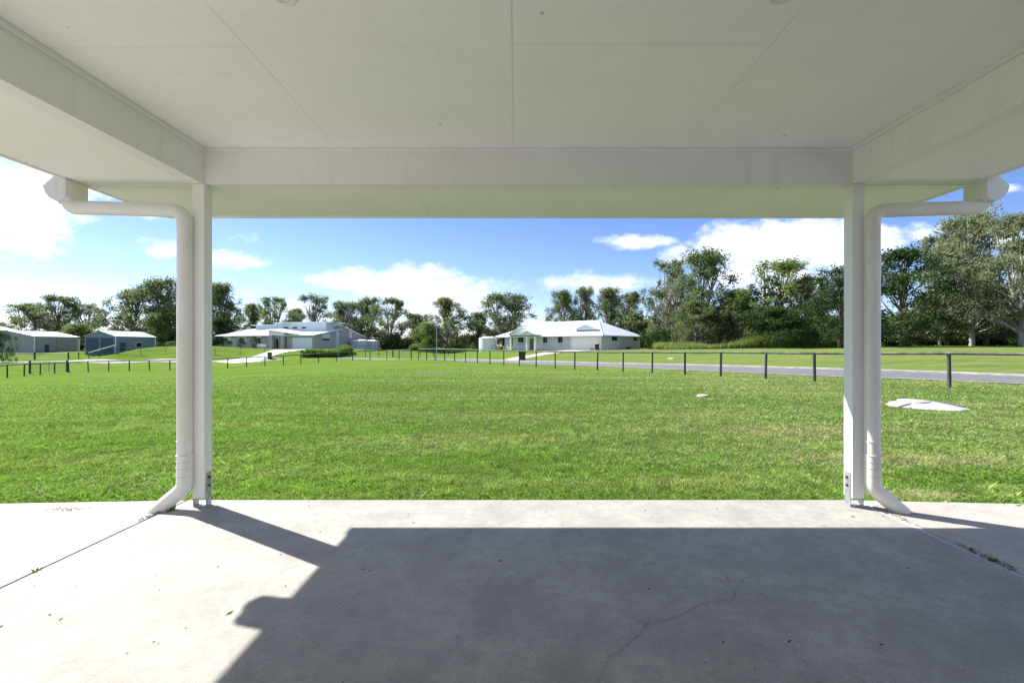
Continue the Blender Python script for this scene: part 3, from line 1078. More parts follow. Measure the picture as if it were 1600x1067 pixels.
def make_fence(name, label, pts, height, post_mat, rail_mat, post_w=0.075, rail_r=0.04, sq=True, post_over=0.0, rails=(1.0,), sag=0.012, lean=0.0):
    f = thing(name, label, 'fence', tuple(pts[0]))
    o = Vector(pts[0])
    mats = M[post_mat]
    hs = height if isinstance(height, (list, tuple)) else [height] * len(pts)
    for i, p in enumerate(pts):
        q = Vector(p) - o
        b = MB()
        t = Vector(pts[min(i + 1, len(pts) - 1)]) - Vector(pts[max(i - 1, 0)])
        w = post_w * random.uniform(0.92, 1.08)
        lx, ly = random.gauss(0, lean), random.gauss(0, lean)
        b.tube([(q.x, q.y, q.z - 0.3), (q.x + lx * 0.5, q.y + ly * 0.5, q.z + hs[i] * 0.5), (q.x + lx, q.y + ly, q.z + hs[i] + post_over)], w * (0.66 if sq else 0.5), 4 if sq else 8, smooth=not sq)
        b.build('post', mats, f)
    for rz in rails:
        b = MB()
        path = []
        for i in range(len(pts)):
            p = Vector(pts[i]) - o + Vector((0, 0, hs[i] * rz - (rail_r if rz == 1.0 else 0)))
            path.append(p)
            if i < len(pts) - 1:
                p2 = Vector(pts[i + 1]) - o + Vector((0, 0, hs[i + 1] * rz - (rail_r if rz == 1.0 else 0)))
                for k in (1, 2, 3):
                    path.append(p.lerp(p2, k / 4) + Vector((0, 0, -sag * math.sin(math.pi * k / 4) + random.uniform(-0.004, 0.004))))
        rr_ = [rail_r * random.uniform(0.86, 1.12) for _ in path]
        b.tube(path, rr_, 8)
        b.build('rail', rail_mat, f)
    return f


fr = make_fence('paddock_fence', 'long round-rail fence along the road at right, dark square posts', [tuple(p) for p in PR], [1.15] * len(PR), 'fence_post', 'fence', 0.08, 0.046, post_over=-0.06, lean=0.018)
fl = make_fence('paddock_fence', 'dark single-rail fence across the low left side of the lawn', [tuple(PR[-1] + (PL[0] - PR[-1]) * 0.001)] [:0] + [tuple(p) for p in PL], 1.15, 'fence_post', 'fence_dark', 0.08, 0.05, post_over=-0.05, lean=0.02)

# fences on the other side of the road
def uvpts(lst):
    return [tuple(at(u, v, Y)) for u, v, Y in lst]


gp = uvpts([(613.8, 558, 74), (642.7, 558, 76)])
fp = uvpts([(656.6, 556.7, 79), (677.4, 556, 84), (700.6, 555.2, 89), (722, 553.6, 92), (748, 552.5, 94)])
make_fence('boundary_fence', 'dark post and rail boundary fence beyond the road, in front of the middle trees', fp, 1.15, 'fence_post', 'fence_dark', 0.10, 0.045)
make_fence('boundary_fence', 'tall wire boundary fence running in front of the hedge and the blue water tanks',
           uvpts([(489, 558.6, 68), (502.5, 558, 69), (516, 557.7, 70), (530, 557.4, 71), (546, 557.2, 71.5), (571, 556.6, 72.5), (592, 556.2, 73.5)]), [1.25, 1.3, 1.4, 1.5, 1.6, 1.75, 1.75], 'timber', 'fence_dark', 0.10, 0.03)
make_fence('boundary_fence', 'thin dark fence crossing in front of the blue shed and the grass mound',
           [(x, y, H(x, y)) for x, y in [(-69 + 4.2 * k, 78.5 + 0.15 * k) for k in range(8)]], 1.2, 'timber', 'fence_dark', 0.06, 0.02, rails=(1.0, 0.5))


def mesh_gate(name, label, p0, p1, height, mat, post_mat='fence_post', n=9, post=0.16, cat='gate'):
    p0, p1 = Vector(p0), Vector(p1)
    g_ = thing(name, label, cat, tuple(p0))
    d = p1 - p0
    for q in (Vector((0, 0, 0)), d):
        MB().tube([(q.x, q.y, q.z - 0.3), (q.x, q.y, q.z + height + 0.15)], post * 0.6, 6, smooth=False).build('post', post_mat, g_)
    b = MB()
    for z in (0.12, height):
        b.tube([Vector((0, 0, z)) + d * 0.03, Vector((0, 0, z)) + d * 0.97], 0.03, 6)
    for t in (0.03, 0.5, 0.97):
        b.tube([d * t + Vector((0, 0, 0.12)), d * t + Vector((0, 0, height))], 0.022, 6)
    b.build('frame', mat, g_)
    w = MB()
    for k in range(1, n * 3):
        t = 0.03 + 0.94 * k / (n * 3)
        w.tube([d * t + Vector((0, 0, 0.12)), d * t + Vector((0, 0, height))], 0.006, 3, cap=False)
    for k in range(1, 6):
        z = 0.12 + (height - 0.12) * k / 6
        w.tube([Vector((0, 0, z)) + d * 0.03, Vector((0, 0, z)) + d * 0.97], 0.006, 3, cap=False)
    w.build('wire_mesh', 'wire', g_)
    return g_


mesh_gate('farm_gate', 'grey mesh farm gate beyond the road left of the light pole', gp[0], gp[1], 1.1, 'wire')
mesh_gate('farm_gate', 'wide mesh gate hung on a thick post behind the far left fence', at(46.8, 583.0, 47.5), at(105, 581.2, 49.6), 1.15, 'wire')
for (u0, u1, lab) in ((-10, 54, 'white rail mesh gate in front of the grey shed, left one of the pair'), (54.5, 107, 'white rail mesh gate in front of the grey shed, right one of the pair')):
    mesh_gate('farm_gate', lab, at(u0, 561.6, 79.5), at(u1, 561.5, 79.5), 1.1, 'fence_white')
make_fence('boundary_fence', 'three dark posts with a rail leading from the white gates to the blue shed', uvpts([(123, 561.0, 79.5), (139.3, 560.5, 79.5), (155.5, 558.6, 80)]), 1.2, 'fence_post', 'fence_dark', 0.12, 0.03)
bm = thing('boom_rail', 'sloping pale pole leaning across the blue shed doors', 'rail', tuple(at(139, 551, 77)))
e_ = at(181.5, 539, 79) - at(139, 551, 77)
MB().tube([(0, 0, 0), tuple(e_)], 0.07, 8).build('pole', 'fence_white', bm)
MB().tube([(0, 0, -1.1), (0, 0, 0.05)], 0.07, 8).build('leg', 'timber', bm)
MB().tube([(e_.x, e_.y, e_.z - 1.7), (e_.x, e_.y, e_.z + 0.05)], 0.07, 8).build('leg', 'timber', bm)


# ------------------------------------------------------------------ buildings
class Frame:
    """local frame of a building: x along its front, y into its depth"""

    def __init__(s, x, y, z, rot):
        s.o = Vector((x, y, z))
        s.c, s.s = math.cos(rot), math.sin(rot)
        s.rot = rot

    def loc(s, w):
        d = Vector(w) - s.o
        return Vector((d.x * s.c + d.y * s.s, -d.x * s.s + d.y * s.c, d.z))

    def front(s, u, v, depth=0.0):
        """local point on the plane y=depth seen at (u, v)"""
        ray = Vector(((u - 806) / F, 1, -(v - 540) / F))
        cam0 = s.loc((0, 0, CAM_H))
        r_ = Vector((ray.x * s.c + ray.y * s.s, -ray.x * s.s + ray.y * s.c, ray.z))
        t = (depth - cam0.y) / r_.y
        return cam0 + r_ * t

    def side(s, u, v, x=0.0):
        ray = Vector(((u - 806) / F, 1, -(v - 540) / F))
        cam0 = s.loc((0, 0, CAM_H))
        r_ = Vector((ray.x * s.c + ray.y * s.s, -ray.x * s.s + ray.y * s.c, ray.z))
        t = (x - cam0.x) / r_.x
        return cam0 + r_ * t


def window_front(fr, parent, u0, v0, u1, v1, depth=0.0, mat='glass', panel=None, blind=False, mull=1):
    a, c = fr.front(u0, v1, depth), fr.front(u1, v0, depth)
    x0, x1, z0, z1 = a.x, c.x, a.z, c.z
    fw = 0.07
    b = MB()
    b.box(x0, x1, depth - 0.05, depth - 0.003, z1 - fw, z1).box(x0, x1, depth - 0.05, depth - 0.003, z0, z0 + fw)
    b.box(x0, x0 + fw, depth - 0.049, depth - 0.003, z0 + fw, z1 - fw).box(x1 - fw, x1, depth - 0.049, depth - 0.003, z0 + fw, z1 - fw)
    for k in range(1, mull + 1):
        xm = x0 + (x1 - x0) * k / (mull + 1)
        b.box(xm - 0.025, xm + 0.025, depth - 0.045, depth - 0.003, z0 + fw, z1 - fw)
    w = b.build('window', 'frame', parent)
    MB().box(x0 + fw, x1 - fw, depth - 0.02, depth - 0.004, z0 + fw, z1 - fw).build('pane', mat, w)
    if blind:
        MB().box(x0 + fw + (x1 - x0) * 0.45, x1 - fw - 0.01, depth - 0.03, depth - 0.022, z0 + fw + 0.2, z1 - fw - 0.02).build('blind', 'blind', w)
    if panel:
        c0 = fr.front(u0, panel, depth)
        MB().box(x0, x1, depth - 0.03, depth - 0.003, c0.z, z0 - 0.005).build('panel', 'pale_wall', w)
    return w


def window_side(fr, parent, u0, v0, u1, v1, x, mat='glass', name='window'):
    a, c = fr.side(u0, v1, x), fr.side(u1, v0, x)
    y0, y1, z0, z1 = a.y, c.y, a.z, c.z
    fw = 0.07
    b = MB()
    b.box(x + 0.003, x + 0.05, y0, y1, z1 - fw, z1).box(x + 0.003, x + 0.05, y0, y1, z0, z0 + fw)
    b.box(x + 0.003, x + 0.049, y0, y0 + fw, z0 + fw, z1 - fw).box(x + 0.003, x + 0.049, y1 - fw, y1, z0 + fw, z1 - fw)
    ym = (y0 + y1) / 2
    b.box(x + 0.003, x + 0.045, ym - 0.03, ym + 0.03, z0 + fw, z1 - fw)
    w = b.build(name, 'frame', parent)
    MB().box(x + 0.004, x + 0.02, y0 + fw, y1 - fw, z0 + fw, z1 - fw).build('pane', mat, w)
    return w


def roof_shell(b, top, th=0.12):
    """planar polygons given by corner lists, each with thickness downwards"""
    for poly in top:
        n = len(poly)
        lo = [(p[0], p[1], p[2] - th) for p in poly]
        b.add([tuple(p) for p in poly] + lo, [tuple(range(n)), tuple(range(2 * n - 1, n - 1, -1))] + [(i, i + n, (i + 1) % n + n, (i + 1) % n) for i in range(n)])
    return b


# ---- modern house with skillion roofs
h1z = H(-40, 91) - 0.02
F1 = Frame(-40.0, 90.0, h1z, R(-15))
h1 = thing('modern_house', 'low modern grey brick house with stepped white skillion roofs beyond the road', 'house', (-40.0, 90.0, h1z), R(-15))
xw = F1.front(344, 540).x            # left end of the left wing
xe0, xe1 = F1.front(419, 540).x, F1.front(444, 540).x
xg = F1.front(448, 540).x
ev = F1.front(493, 524.0).z          # garage eave height
DEP = 17.0
b = MB()
b.box(xw, xe0 - 0.01, 1.0, 12, -0.6, 2.55)          # left wing
b.box(xe0 + 0.6, xg, 2.2, 12, -0.6, 2.6)             # entry recess
b.build('wall', 'brick', h1)
gx0, gx1 = F1.front(456, 540).x, F1.front(487.5, 540).x
b = MB()
b.box(xg, gx0, 0, 0.25, -0.6, 2.6).box(gx1, 0, 0, 0.25, -0.6, 2.6).box(gx0, gx1, 0.001, 0.25, 2.28, 2.6)
# right side wall: rises with the skillion
s1 = F1.side(530, 514.5, 0).y
zt = F1.side(530, 514.5, 0).z
b.prism([(0.251, -0.6), (s1, -0.6), (s1, zt - 0.2), (0.251, 2.5)], 'x', -0.25, -0.001)
b.build('wall', 'brick', h1)
MB().box(gx0, gx1, 0.10, 0.16, 0.0, 2.279).build('garage_door', 'door_white', h1)
db = MB()
gd = [o for o in bpy.data.objects if o.name.startswith('garage_door')][0]
for k in range(1, 5):
    db.box(gx0, gx1, 0.094, 0.0995, 2.28 * k / 5 - 0.012, 2.28 * k / 5 + 0.012)
db.build('panel_groove', 'blind', gd)
# rear gable block on the right
yb0, yb1 = s1 + 0.002, F1.side(566, 525, 0).y
zk = F1.side(533, 509, 0).z
b = MB()
b.prism([(yb0, -0.6), (yb1, -0.6), (yb1, 2.5), (yb0, zk - 0.15)], 'x', -4, 0.35)
b.build('wall', 'brick', h1)
MB().prism([(s1 - 1.2, zt - 0.4), (s1 + 0.0, zt - 0.25), (s1 + 0.0, -0.6), (s1 - 1.2, -0.6)], 'x', 0.001, 0.10).build('wall', 'pale_wall', h1)
# upper clerestory boxes
cl0, cl1 = F1.front(435.5, 510, 5.0).x, F1.front(509.5, 510, 5.0).x
ct = F1.front(470, 504.5, 5.0).z
cbm = F1.front(470, 518, 5.0).z
MB().box(cl0, cl1, 5.0, 9.5, cbm, ct).build('clerestory', 'pale_wall', h1)
l0 = F1.front(400, 510, 5.6).x
lt = F1.front(410, 508.5, 5.6).z
MB().box(l0, cl0 - 0.01, 5.6, 9.5, cbm - 0.3, lt).build('clerestory', 'pale_wall', h1)
MB().box(l0 - 1.0, cl0 - 0.3, 5.1, 10, lt + 0.001, lt + 0.14).box(cl0 - 1.0, cl1 + 1.1, 4.5, 10.2, ct + 0.001, ct + 0.16).build('roof', 'roof', h1)
for u0, u1 in ((443.5, 450.5), (457.5, 464.5), (471.5, 478.5)):
    window_front(F1, h1, u0, 510.6, u1, 513.4, 5.0, 'glass', mull=0)
# roofs
b = MB()
p1 = F1.front(335.5, 524.6, 0.4)
p2 = F1.front(418, 524.6, 0.4)
rdg0 = F1.front(387, 514.2, 6.0)
rdg1 = F1.front(440, 514.0, 6.0)
roof_shell(b, [[(p1.x, 0.4, p1.z), (p2.x + 0.4, 0.4, p1.z), (rdg1.x, 6.0, rdg0.z), (rdg0.x, 6.0, rdg0.z)], [(p1.x, 12.4, p1.z), (p1.x, 0.4, p1.z), (rdg0.x, 6.0, rdg0.z)],
               [(p1.x, 12.4, p1.z), (rdg0.x, 6, rdg0.z), (rdg1.x, 6, rdg0.z), (rdg1.x, 12.4, p1.z)]])
b.build('roof', 'roof', h1)
b = MB()
q0 = F1.front(455, 522.0, -0.7)
q1 = F1.front(493, 523.8, -0.7)
yh = s1 + 0.3
zh = F1.side(530.5, 513.4, 0.5).z
roof_shell(b, [[(xg - 2.2, -0.7, 2.78), (0.6, -0.7, 2.78), (0.6, yh, zh), (xg - 2.2, 5.5, 2.78 + (zh - 2.78) * 6.2 / (yh + 0.7))]], 0.16)
b.build('roof', 'roof', h1)
b = MB()
roof_shell(b, [[(0.9, yb0 - 0.9, zk + 0.12 + 0.15), (0.9, yb1 + 0.9, 2.45), (-5, yb1 + 0.9, 2.45), (-5, yb0 - 0.9, zk + 0.12 + 0.15)]], 0.16)
b.build('roof', 'roof', h1)
# entry portico
e0 = F1.front(414, 514.6, -1.2)
e1 = F1.front(462, 521.6, -1.2)
b = MB()
roof_shell(b, [[(e0.x, -1.2, e0.z), (e1.x, -1.2, e1.z), (e1.x, 4.0, e1.z + 0.25), (e0.x, 4.0, e0.z + 0.25)]], 0.12)
b.build('roof', 'roof', h1)
pa, pb_ = F1.front(419.5, 524, -0.6), F1.front(443.5, 524, -0.6)
MB().prism([(pa.x, pa.z), (pb_.x, pb_.z), (pb_.x, F1.front(443.5, 519.2, -0.6).z), (pa.x, F1.front(419.5, 515.8, -0.6).z)], 'y', -0.6, -0.35).build('portico', 'white_wall', h1)
for u0, u1 in ((420, 425), (438, 443)):
    c0, c1 = F1.front(u0, 545, -0.6), F1.front(u1, 545, -0.6)
    MB().box(c0.x, c1.x, -0.59, 0.0, -0.6, pa.z - 0.002).build('column', 'brick', h1)
d0, d1 = F1.front(427, 540, 2.15), F1.front(436.5, 540, 2.15)
dr_ = MB().box(d0.x, d1.x, 2.12, 2.19, 0, 2.35).build('door', 'blind', h1)
MB().box(d0.x + 0.2, (d0.x + d1.x) / 2 - 0.06, 2.10, 2.118, 0.15, 2.2).box((d0.x + d1.x) / 2 + 0.06, d1.x - 0.2, 2.10, 2.118, 0.15, 2.2).build('pane', 'glass', dr_)
MB().box(F1.front(444.5, 540, 0.8).x, F1.front(448, 540, 0.8).x, 0.8, 0.9, -0.2, 2.3).build('opening_shade', 'dark', h1)  # dark panel standing in for the shade inside the opening
for (u0, u1, bl) in ((350.5, 362, True), (374, 386, True), (403, 407.5, False)):
    w = window_front(F1, h1, u0, 527.6, u1, 537.2, 1.0, 'glass', blind=bl)
    a_2, c_2 = F1.front(u0 - 0.5, 527.4, 1.0), F1.front(u1 + 0.5, 525.8, 1.0)
    MB().box(a_2.x, c_2.x, 0.72, 0.995, a_2.z, a_2.z + 0.14).build('awning', 'trim', w)
window_side(F1, h1, 503.5, 529.0, 514.5, 531.8, 0.0)
aw = F1.side(503, 528.6, 0)
aw2 = F1.side(515, 521, 0)
MB().box(0.003, 0.12, aw.y, aw2.y, aw.z, aw2.z).build('panel', 'blind', h1)
window_side(F1, h1, 545, 517.8, 550.5, 529, 0.35, 'blind')
window_side(F1, h1, 553, 520.8, 555.2, 529, 0.35, 'blind')

# ---- white house with hipped roof
h2z = H(15.2, 80) - 0.02
F2 = Frame(15.05, 80.0, h2z, R(-38))
h2 = thing('white_house', 'long white brick house with hipped pale metal roof and a double garage', 'house', (15.05, 80.0, h2z), R(-38))
xl = F2.front(779.5, 540).x
yd = F2.side(1000, 540).y
EV = 2.50
xa0, xa1 = F2.front(836.5, 540).x, F2.front(891, 540).x     # straight stretch with two windows
xg0, xg1 = F2.front(891.2, 540).x, F2.front(932.5, 540).x
b = MB()
b.box(xl, xa0 - 3.0, 1.3, yd, -0.8, EV)
b.box(xa0 - 2.99, xg0, 0.8, yd, -0.8, EV)
b.build('wall', 'brick_white', h2)
b = MB()
b.box(xg0 + 0.002, xg0 + 0.22, 0.0, 0.9, -0.8, EV).box(xg1, 0, 0.0, 0.25, -0.8, EV).box(xg0 + 0.22, xg1, 0.001, 0.25, 2.25, EV).box(-0.25, 0, 0.251, yd, -0.8, EV)
b.build('wall', 'brick_white', h2)
gd2 = MB().box(xg0 + 0.22, xg1, 0.08, 0.14, 0, 2.249).build('garage_door', 'trim', h2)
db = MB()
for k in range(1, 5):
    db.box(xg0 + 0.22, xg1, 0.074, 0.0795, 2.25 * k / 5 - 0.012, 2.25 * k / 5 + 0.012)
db.build('panel_groove', 'blind', gd2)
# hip roof
ov = 0.6
za = EV + 0.14
x0r, x1r, y0r, y1r = xl - ov, ov, -ov, yd + ov
half = (y1r - y0r) / 2
rid = F2.front(930, 501.3, half - ov).z
rx0, rx1 = x0r + half * 0.60, x1r - half * 0.62
ym = (y0r + y1r) / 2
b = MB()
roof_shell(b, [[(x0r, y0r, za), (x1r, y0r, za), (rx1, ym, rid), (rx0, ym, rid)], [(x1r, y0r, za), (x1r, y1r, za), (rx1, ym, rid)],
               [(x1r, y1r, za), (x0r, y1r, za), (rx0, ym, rid), (rx1, ym, rid)], [(x0r, y1r, za), (x0r, y0r, za), (rx0, ym, rid)]], 0.18)
rf = b.build('roof', 'roof', h2)
b = MB()
b.tube([(rx0, ym, rid + 0.02), (rx1, ym, rid + 0.02)], 0.08, 6)
b.tube([(x1r, y0r, za), (rx1, ym, rid + 0.02)], 0.07, 6)
b.tube([(x0r, y0r, za), (rx0, ym, rid + 0.02)], 0.07, 6)
b.build('ridge_cap', 'trim', rf)


def gable_feature(uL, uR, uP, vE, vP, depth, back, over=0.45, wallmat='white_wall'):
    """small gable set on the front slope of the roof"""
    a, c, p = F2.front(uL, vE, depth), F2.front(uR, vE, depth), F2.front(uP, vP, depth)
    xm = (a.x + c.x) / 2
    z0_ = (a.z + c.z) / 2
    bb_ = MB()
    roof_shell(bb_, [[(a.x - over, depth - 0.25, z0_), (xm, depth - 0.25, p.z), (xm, depth + back, p.z), (a.x - over, depth + back, z0_)],
                     [(xm, depth - 0.25, p.z), (c.x + over, depth - 0.25, z0_), (c.x + over, depth + back, z0_), (xm, depth + back, p.z)]], 0.12)
    g1 = bb_.build('gable_roof', 'roof', h2)
    MB().prism([(a.x, z0_ - 0.1), (c.x, z0_ - 0.1), (xm, p.z - 0.16)], 'y', depth, depth + 0.15).build('gable_infill', wallmat, g1)
    return a, c, p


gable_feature(899, 933, 918, 514.6, 506.0, 1.6, 3.5, 0.2, 'pale_wall')
a, c, p = gable_feature(795, 838, 816, 522.6, 509.6, -0.9, 5.0)
a2, c2, p2 = gable_feature(812.5, 836.5, 824.5, 522.8, 516.2, -1.9, 3.0, 0.25)
for u, dd in ((797.5, -0.9), (822.5, -1.9), (835.5, -1.9)):
    c0 = F2.front(u - 0.9, 545, dd)
    c1 = F2.front(u + 0.9, 545, dd)
    MB().box(c0.x, c1.x, dd, dd + 0.28, -0.8, EV - 0.05).build('column', 'trim', h2)
dd0, dd1 = F2.front(828, 540, 0.78), F2.front(833.5, 540, 0.78)
MB().box(dd0.x, dd1.x, 0.72, 0.79, 0, 2.15).build('door', 'timber', h2)
window_front(F2, h2, 785, 526, 788.8, 540.5, 1.3, mull=0)
window_front(F2, h2, 799, 526, 801, 540.5, 1.3, mull=0)
window_front(F2, h2, 809.8, 525, 818, 534.8, 1.3, panel=541)
window_front(F2, h2, 848.6, 524.8, 855.2, 535.4, 0.8, panel=541)
window_front(F2, h2, 871.8, 524.4, 879, 535.4, 0.8, panel=541)
window_side(F2, h2, 955.6, 524.2, 964.2, 532.4, 0.0)
window_side(F2, h2, 990, 525.3, 995, 532.2, 0.0)
window_side(F2, h2, 969.5, 525.0, 974.6, 544.8, 0.0, 'blind', 'door')

# ---- blue gabled shed
def shed(name, label, u0, u1, ve, vp, vb, Y, depth, clad, doors=(), roofmat='roof', side_uv=(), trim='pale_trim'):
    x0, x1 = (u0 - 806) / F * Y, (u1 - 806) / F * Y
    zb = CAM_H - (vb - 540) / F * Y
    ze = (vb - ve) / F * Y
    zp = (vb - vp) / F * Y
    s = thing(name, label, 'shed', (x0, Y, zb))
    w = x1 - x0
    MB().prism([(0, -0.8), (w, -0.8), (w, ze), (w / 2, zp), (0, ze)], 'y', 0, depth).build('wall', clad, s)
    b = MB()
    roof_shell(b, [[(-0.12, -0.15, ze + 0.03), (w / 2, -0.15, zp + 0.09), (w / 2, depth + 0.15, zp + 0.09), (-0.12, depth + 0.15, ze + 0.03)],
                   [(w / 2, -0.15, zp + 0.09), (w + 0.12, -0.15, ze + 0.03), (w + 0.12, depth + 0.15, ze + 0.03), (w / 2, depth + 0.15, zp + 0.09)]], 0.055)
    b.build('roof', roofmat, s)
    for (a0, a1, v0, v1) in doors:
        xa, xb = (a0 - 806) / F * Y - x0, (a1 - 806) / F * Y - x0
        d = MB().box(xa, xb, -0.05, -0.003, 0.0, (vb - v0) / F * Y).build('roller_door', 'navy', s)
        fm = MB().box(xa - 0.09, xa - 0.001, -0.07, -0.003, 0, (vb - v0) / F * Y).box(xb + 0.001, xb + 0.09, -0.07, -0.003, 0, (vb - v0) / F * Y)
        fm.build('jamb', clad, d)
    # barge and corner trims
    b = MB()
    b.box(w + 0.002, w + 0.10, 0.0, 0.12, -0.5, ze - 0.05).box(w + 0.002, w + 0.10, depth - 0.12, depth, -0.5, ze - 0.05)
    b.build('corner_trim', trim, s)
    return s, x0, zb, w, ze, zp


s1_, sx0, sz, sw, sze, szp = shed('blue_shed', 'blue gabled steel shed with two navy roller doors', 132.5, 180, 525.4, 517.2, 552.6, 85.0, 9.5, 'blue_clad', doors=((134.8, 154.8, 527.6, 552), (157.6, 178, 527.6, 552)))
MB().box(sw + 0.003, sw + 0.06, 1.0, 2.2, 0.0, 2.1).build('door', 'navy', s1_)
wd = MB().box(sw + 0.003, sw + 0.06, 4.6, 6.0, 1.15, 2.15).build('window', 'pale_trim', s1_)
MB().box(sw + 0.061, sw + 0.07, 4.68, 5.92, 1.23, 2.07).build('pane', 'glass', wd)
s2_, gx, gz_, gw, gze, gzp = shed('grey_shed', 'large grey steel shed with shallow white gabled roof behind the white gates', -29, 53, 525.4, 517.0, 550.4, 88.0, 9.2, 'grey_clad', doors=())
MB().box(gw + 0.003, gw + 0.05, 2.0, 2.8, 0.0, 1.5).build('door', 'navy', s2_)
MB().box(gw + 0.003, gw + 0.11, 4.3, 4.5, -0.5, gze - 0.06).build('downpipe', 'blue_clad', s2_)
for yy in (3.0, 6.4):
    MB().lathe(gw / 2, yy, [(0.16, gzp + 0.05), (0.16, gzp + 0.22), (0.30, gzp + 0.27), (0.33, gzp + 0.42), (0.22, gzp + 0.55), (0.01, gzp + 0.60)], 12).build('roof_vent', 'trim', s2_)
s3_, *_r = shed('pale_shed', 'white roofed shed standing behind the grey shed at the left edge', -95, -2, 516, 505.5, 548, 100.0, 4.0, 'grey_clad')
cp = thing('carport', 'dark flat carport roof filling the gap between the grey shed and the blue shed', 'carport', tuple(at(120.5, 552.6, 92)))
MB().box(0, 1.9, 0, 4.5, 3.1, 3.35).build('roof', 'dark', cp)
MB().box(0.05, 0.13, 0.05, 0.13, -0.4, 3.099).build('post', 'fence_white', cp)
MB().box(1.65, 1.75, 0.05, 0.15, -0.4, 3.099).build('post', 'fence_white', cp)
MB().box(0.3, 1.0, 3.0, 3.8, -0.2, 1.6).build('stored_box', 'dark', cp)


# ---- water tanks
def tank(label, u, v0, v1, wpx, Y, mat, roofm='trim'):
    b0 = at(u, v1, Y)
    r_ = wpx / 2 / F * Y
    h_ = (v1 - v0) / F * Y
    t = thing('water_tank', label, 'water tank', (b0.x, b0.y, b0.z - 0.1), group=None)
    prof = [(r_, -0.3)]
    n = 8
    for k in range(n):
        z = h_ * 0.86 * k / n
        dz = h_ * 0.86 / n
        prof += [(r_, z), (r_, z + dz * 0.72), (r_ * 1.012, z + dz * 0.8), (r_ * 1.012, z + dz * 0.93)]
    prof.append((r_, h_ * 0.86))
    MB().lathe(0, 0, prof, 36).build('shell', mat, t)
    MB().lathe(0, 0, [(r_ * 1.02, h_ * 0.855), (r_ * 1.02, h_ * 0.875), (r_ * 0.6, h_ * 0.95), (0.35, h_), (0.01, h_)], 36).build('roof', roofm, t)
    MB().lathe(r_ * 0.5, -r_ * 0.1, [(0.22, h_ * 0.9), (0.22, h_ * 1.0), (0.01, h_ * 1.01)], 14).build('hatch', roofm, t)
    return t


tank('white corrugated water tank beside the left end of the white house', 762.5, 525, 546.2, 28.5, 96, 'tank')
tank('pale blue water tank next to the modern house, partly hiding its rear wall', 563, 529.6, 547.6, 30, 100, 'tank_blue')
tank('pale blue water tank standing clear to the right of its twin', 579.5, 530.2, 547.8, 27, 102, 'tank_blue')


# ---- wheelie bins
def bin_(label, u, v, Y, lid, rz, h_=1.05):
    b0 = at(u, v, Y)
    t = thing('wheelie_bin', label, 'bin', (b0.x, b0.y, H(b0.x, b0.y) + 0.03), rz)
    w, d = 0.58, 0.68
    body = MB().add([(-w * .38, -d * .38, 0), (w * .38, -d * .38, 0), (w * .38, d * .38, 0), (-w * .38, d * .38, 0), (-w * .5, -d * .5, h_ * .92), (w * .5, -d * .5, h_ * .92), (w * .5, d * .5, h_ * .92), (-w * .5, d * .5, h_ * .92)],
                    [(0, 3, 2, 1), (4, 5, 6, 7), (0, 1, 5, 4), (1, 2, 6, 5), (2, 3, 7, 6), (3, 0, 4, 7)]).build('body', 'bin', t)
    MB().prism([(-d * .54, h_ * .925), (d * .56, h_ * .925), (d * .5, h_ * 1.02), (-d * .4, h_ * 1.0)], 'x', -w * .54, w * .54).build('lid', lid, t)
    for sx_ in (-1, 1):
        MB().tube([(sx_ * 0.24, d * .42, 0.10), (sx_ * 0.30, d * .42, 0.10)], 0.10, 12, smooth=False).build('wheel', 'fence_dark', t)
    MB().tube([(-0.2, d * .60, h_ * .93), (0.2, d * .60, h_ * .93)], 0.02, 8).build('handle', 'bin', t)
    return t


bin_('black wheelie bin with maroon lid on the verge by the left driveway', 421.5, 562.2, 72.5, 'lid_red', 0.3)
bin_('black wheelie bin with maroon lid by the pink driveway of the white house', 816.5, 563.0, offY(816, 12.5), 'lid_red', -0.4)
bin_('black wheelie bin with yellow lid standing against the white garage', 932.8, 547.2, 78.6, 'lid_yellow', -0.5, 1.15)

# ---- light pole
pp = at(682.2, 560, 62)
pz = H(pp.x, pp.y)
lp = thing('utility_pole', 'thin plain grey pole in front of the middle trees', 'pole', (pp.x, pp.y, pz))
MB().tube([(0, 0, -0.3), (0, 0, 3), (0, 0, (560 - 491) / F * 62)], [0.065, 0.055, 0.04], 10).build('pole', 'pole', lp)
MB().tube([(0, 0, (560 - 491) / F * 62), (0, 0, (560 - 491) / F * 62 + 0.08)], 0.06, 10).build('cap', 'pole', lp)

# ---- small yard things
o_ = at(482.5, 559.5, 65)
gb_ = thing('service_cabinet', 'small green service cabinet at the near end of the hedge', 'cabinet', (o_.x, o_.y, H(o_.x, o_.y)))
MB().box(-0.25, 0.25, -0.18, 0.18, 0, 0.55).build('body', 'green_box', gb_, bevel=0.02)
MB().box(-0.28, 0.28, -0.21, 0.21, 0.551, 0.60).build('lid', 'green_box', gb_, bevel=0.01)

a_c = at(924.5, 546.8, 79)
ac = thing('air_conditioner', 'small grey air conditioner on the ground left of the yellow-lidded bin', 'air conditioner', (a_c.x, a_c.y, H(a_c.x, a_c.y)), R(-38))
MB().box(-0.42, 0.42, -0.16, 0.16, 0.05, 0.42).build('body', 'pole', ac, bevel=0.02)
MB().lathe(0, 0, [(0.01, 0), (0.15, 0)], 16).build('fan_grille', 'bolt', ac).location = (0.1, -0.165, 0.24)
bpy.context.view_layer.update()
for o in ac.children:
    if o.name.startswith('fan_grille'):
        o.rotation_euler = (R(90), 0, 0)
pb = F2.side(984, 545, 0.9)
wpt = Vector((F2.o.x + pb.x * F2.c - pb.y * F2.s, F2.o.y + pb.x * F2.s + pb.y * F2.c, 0))


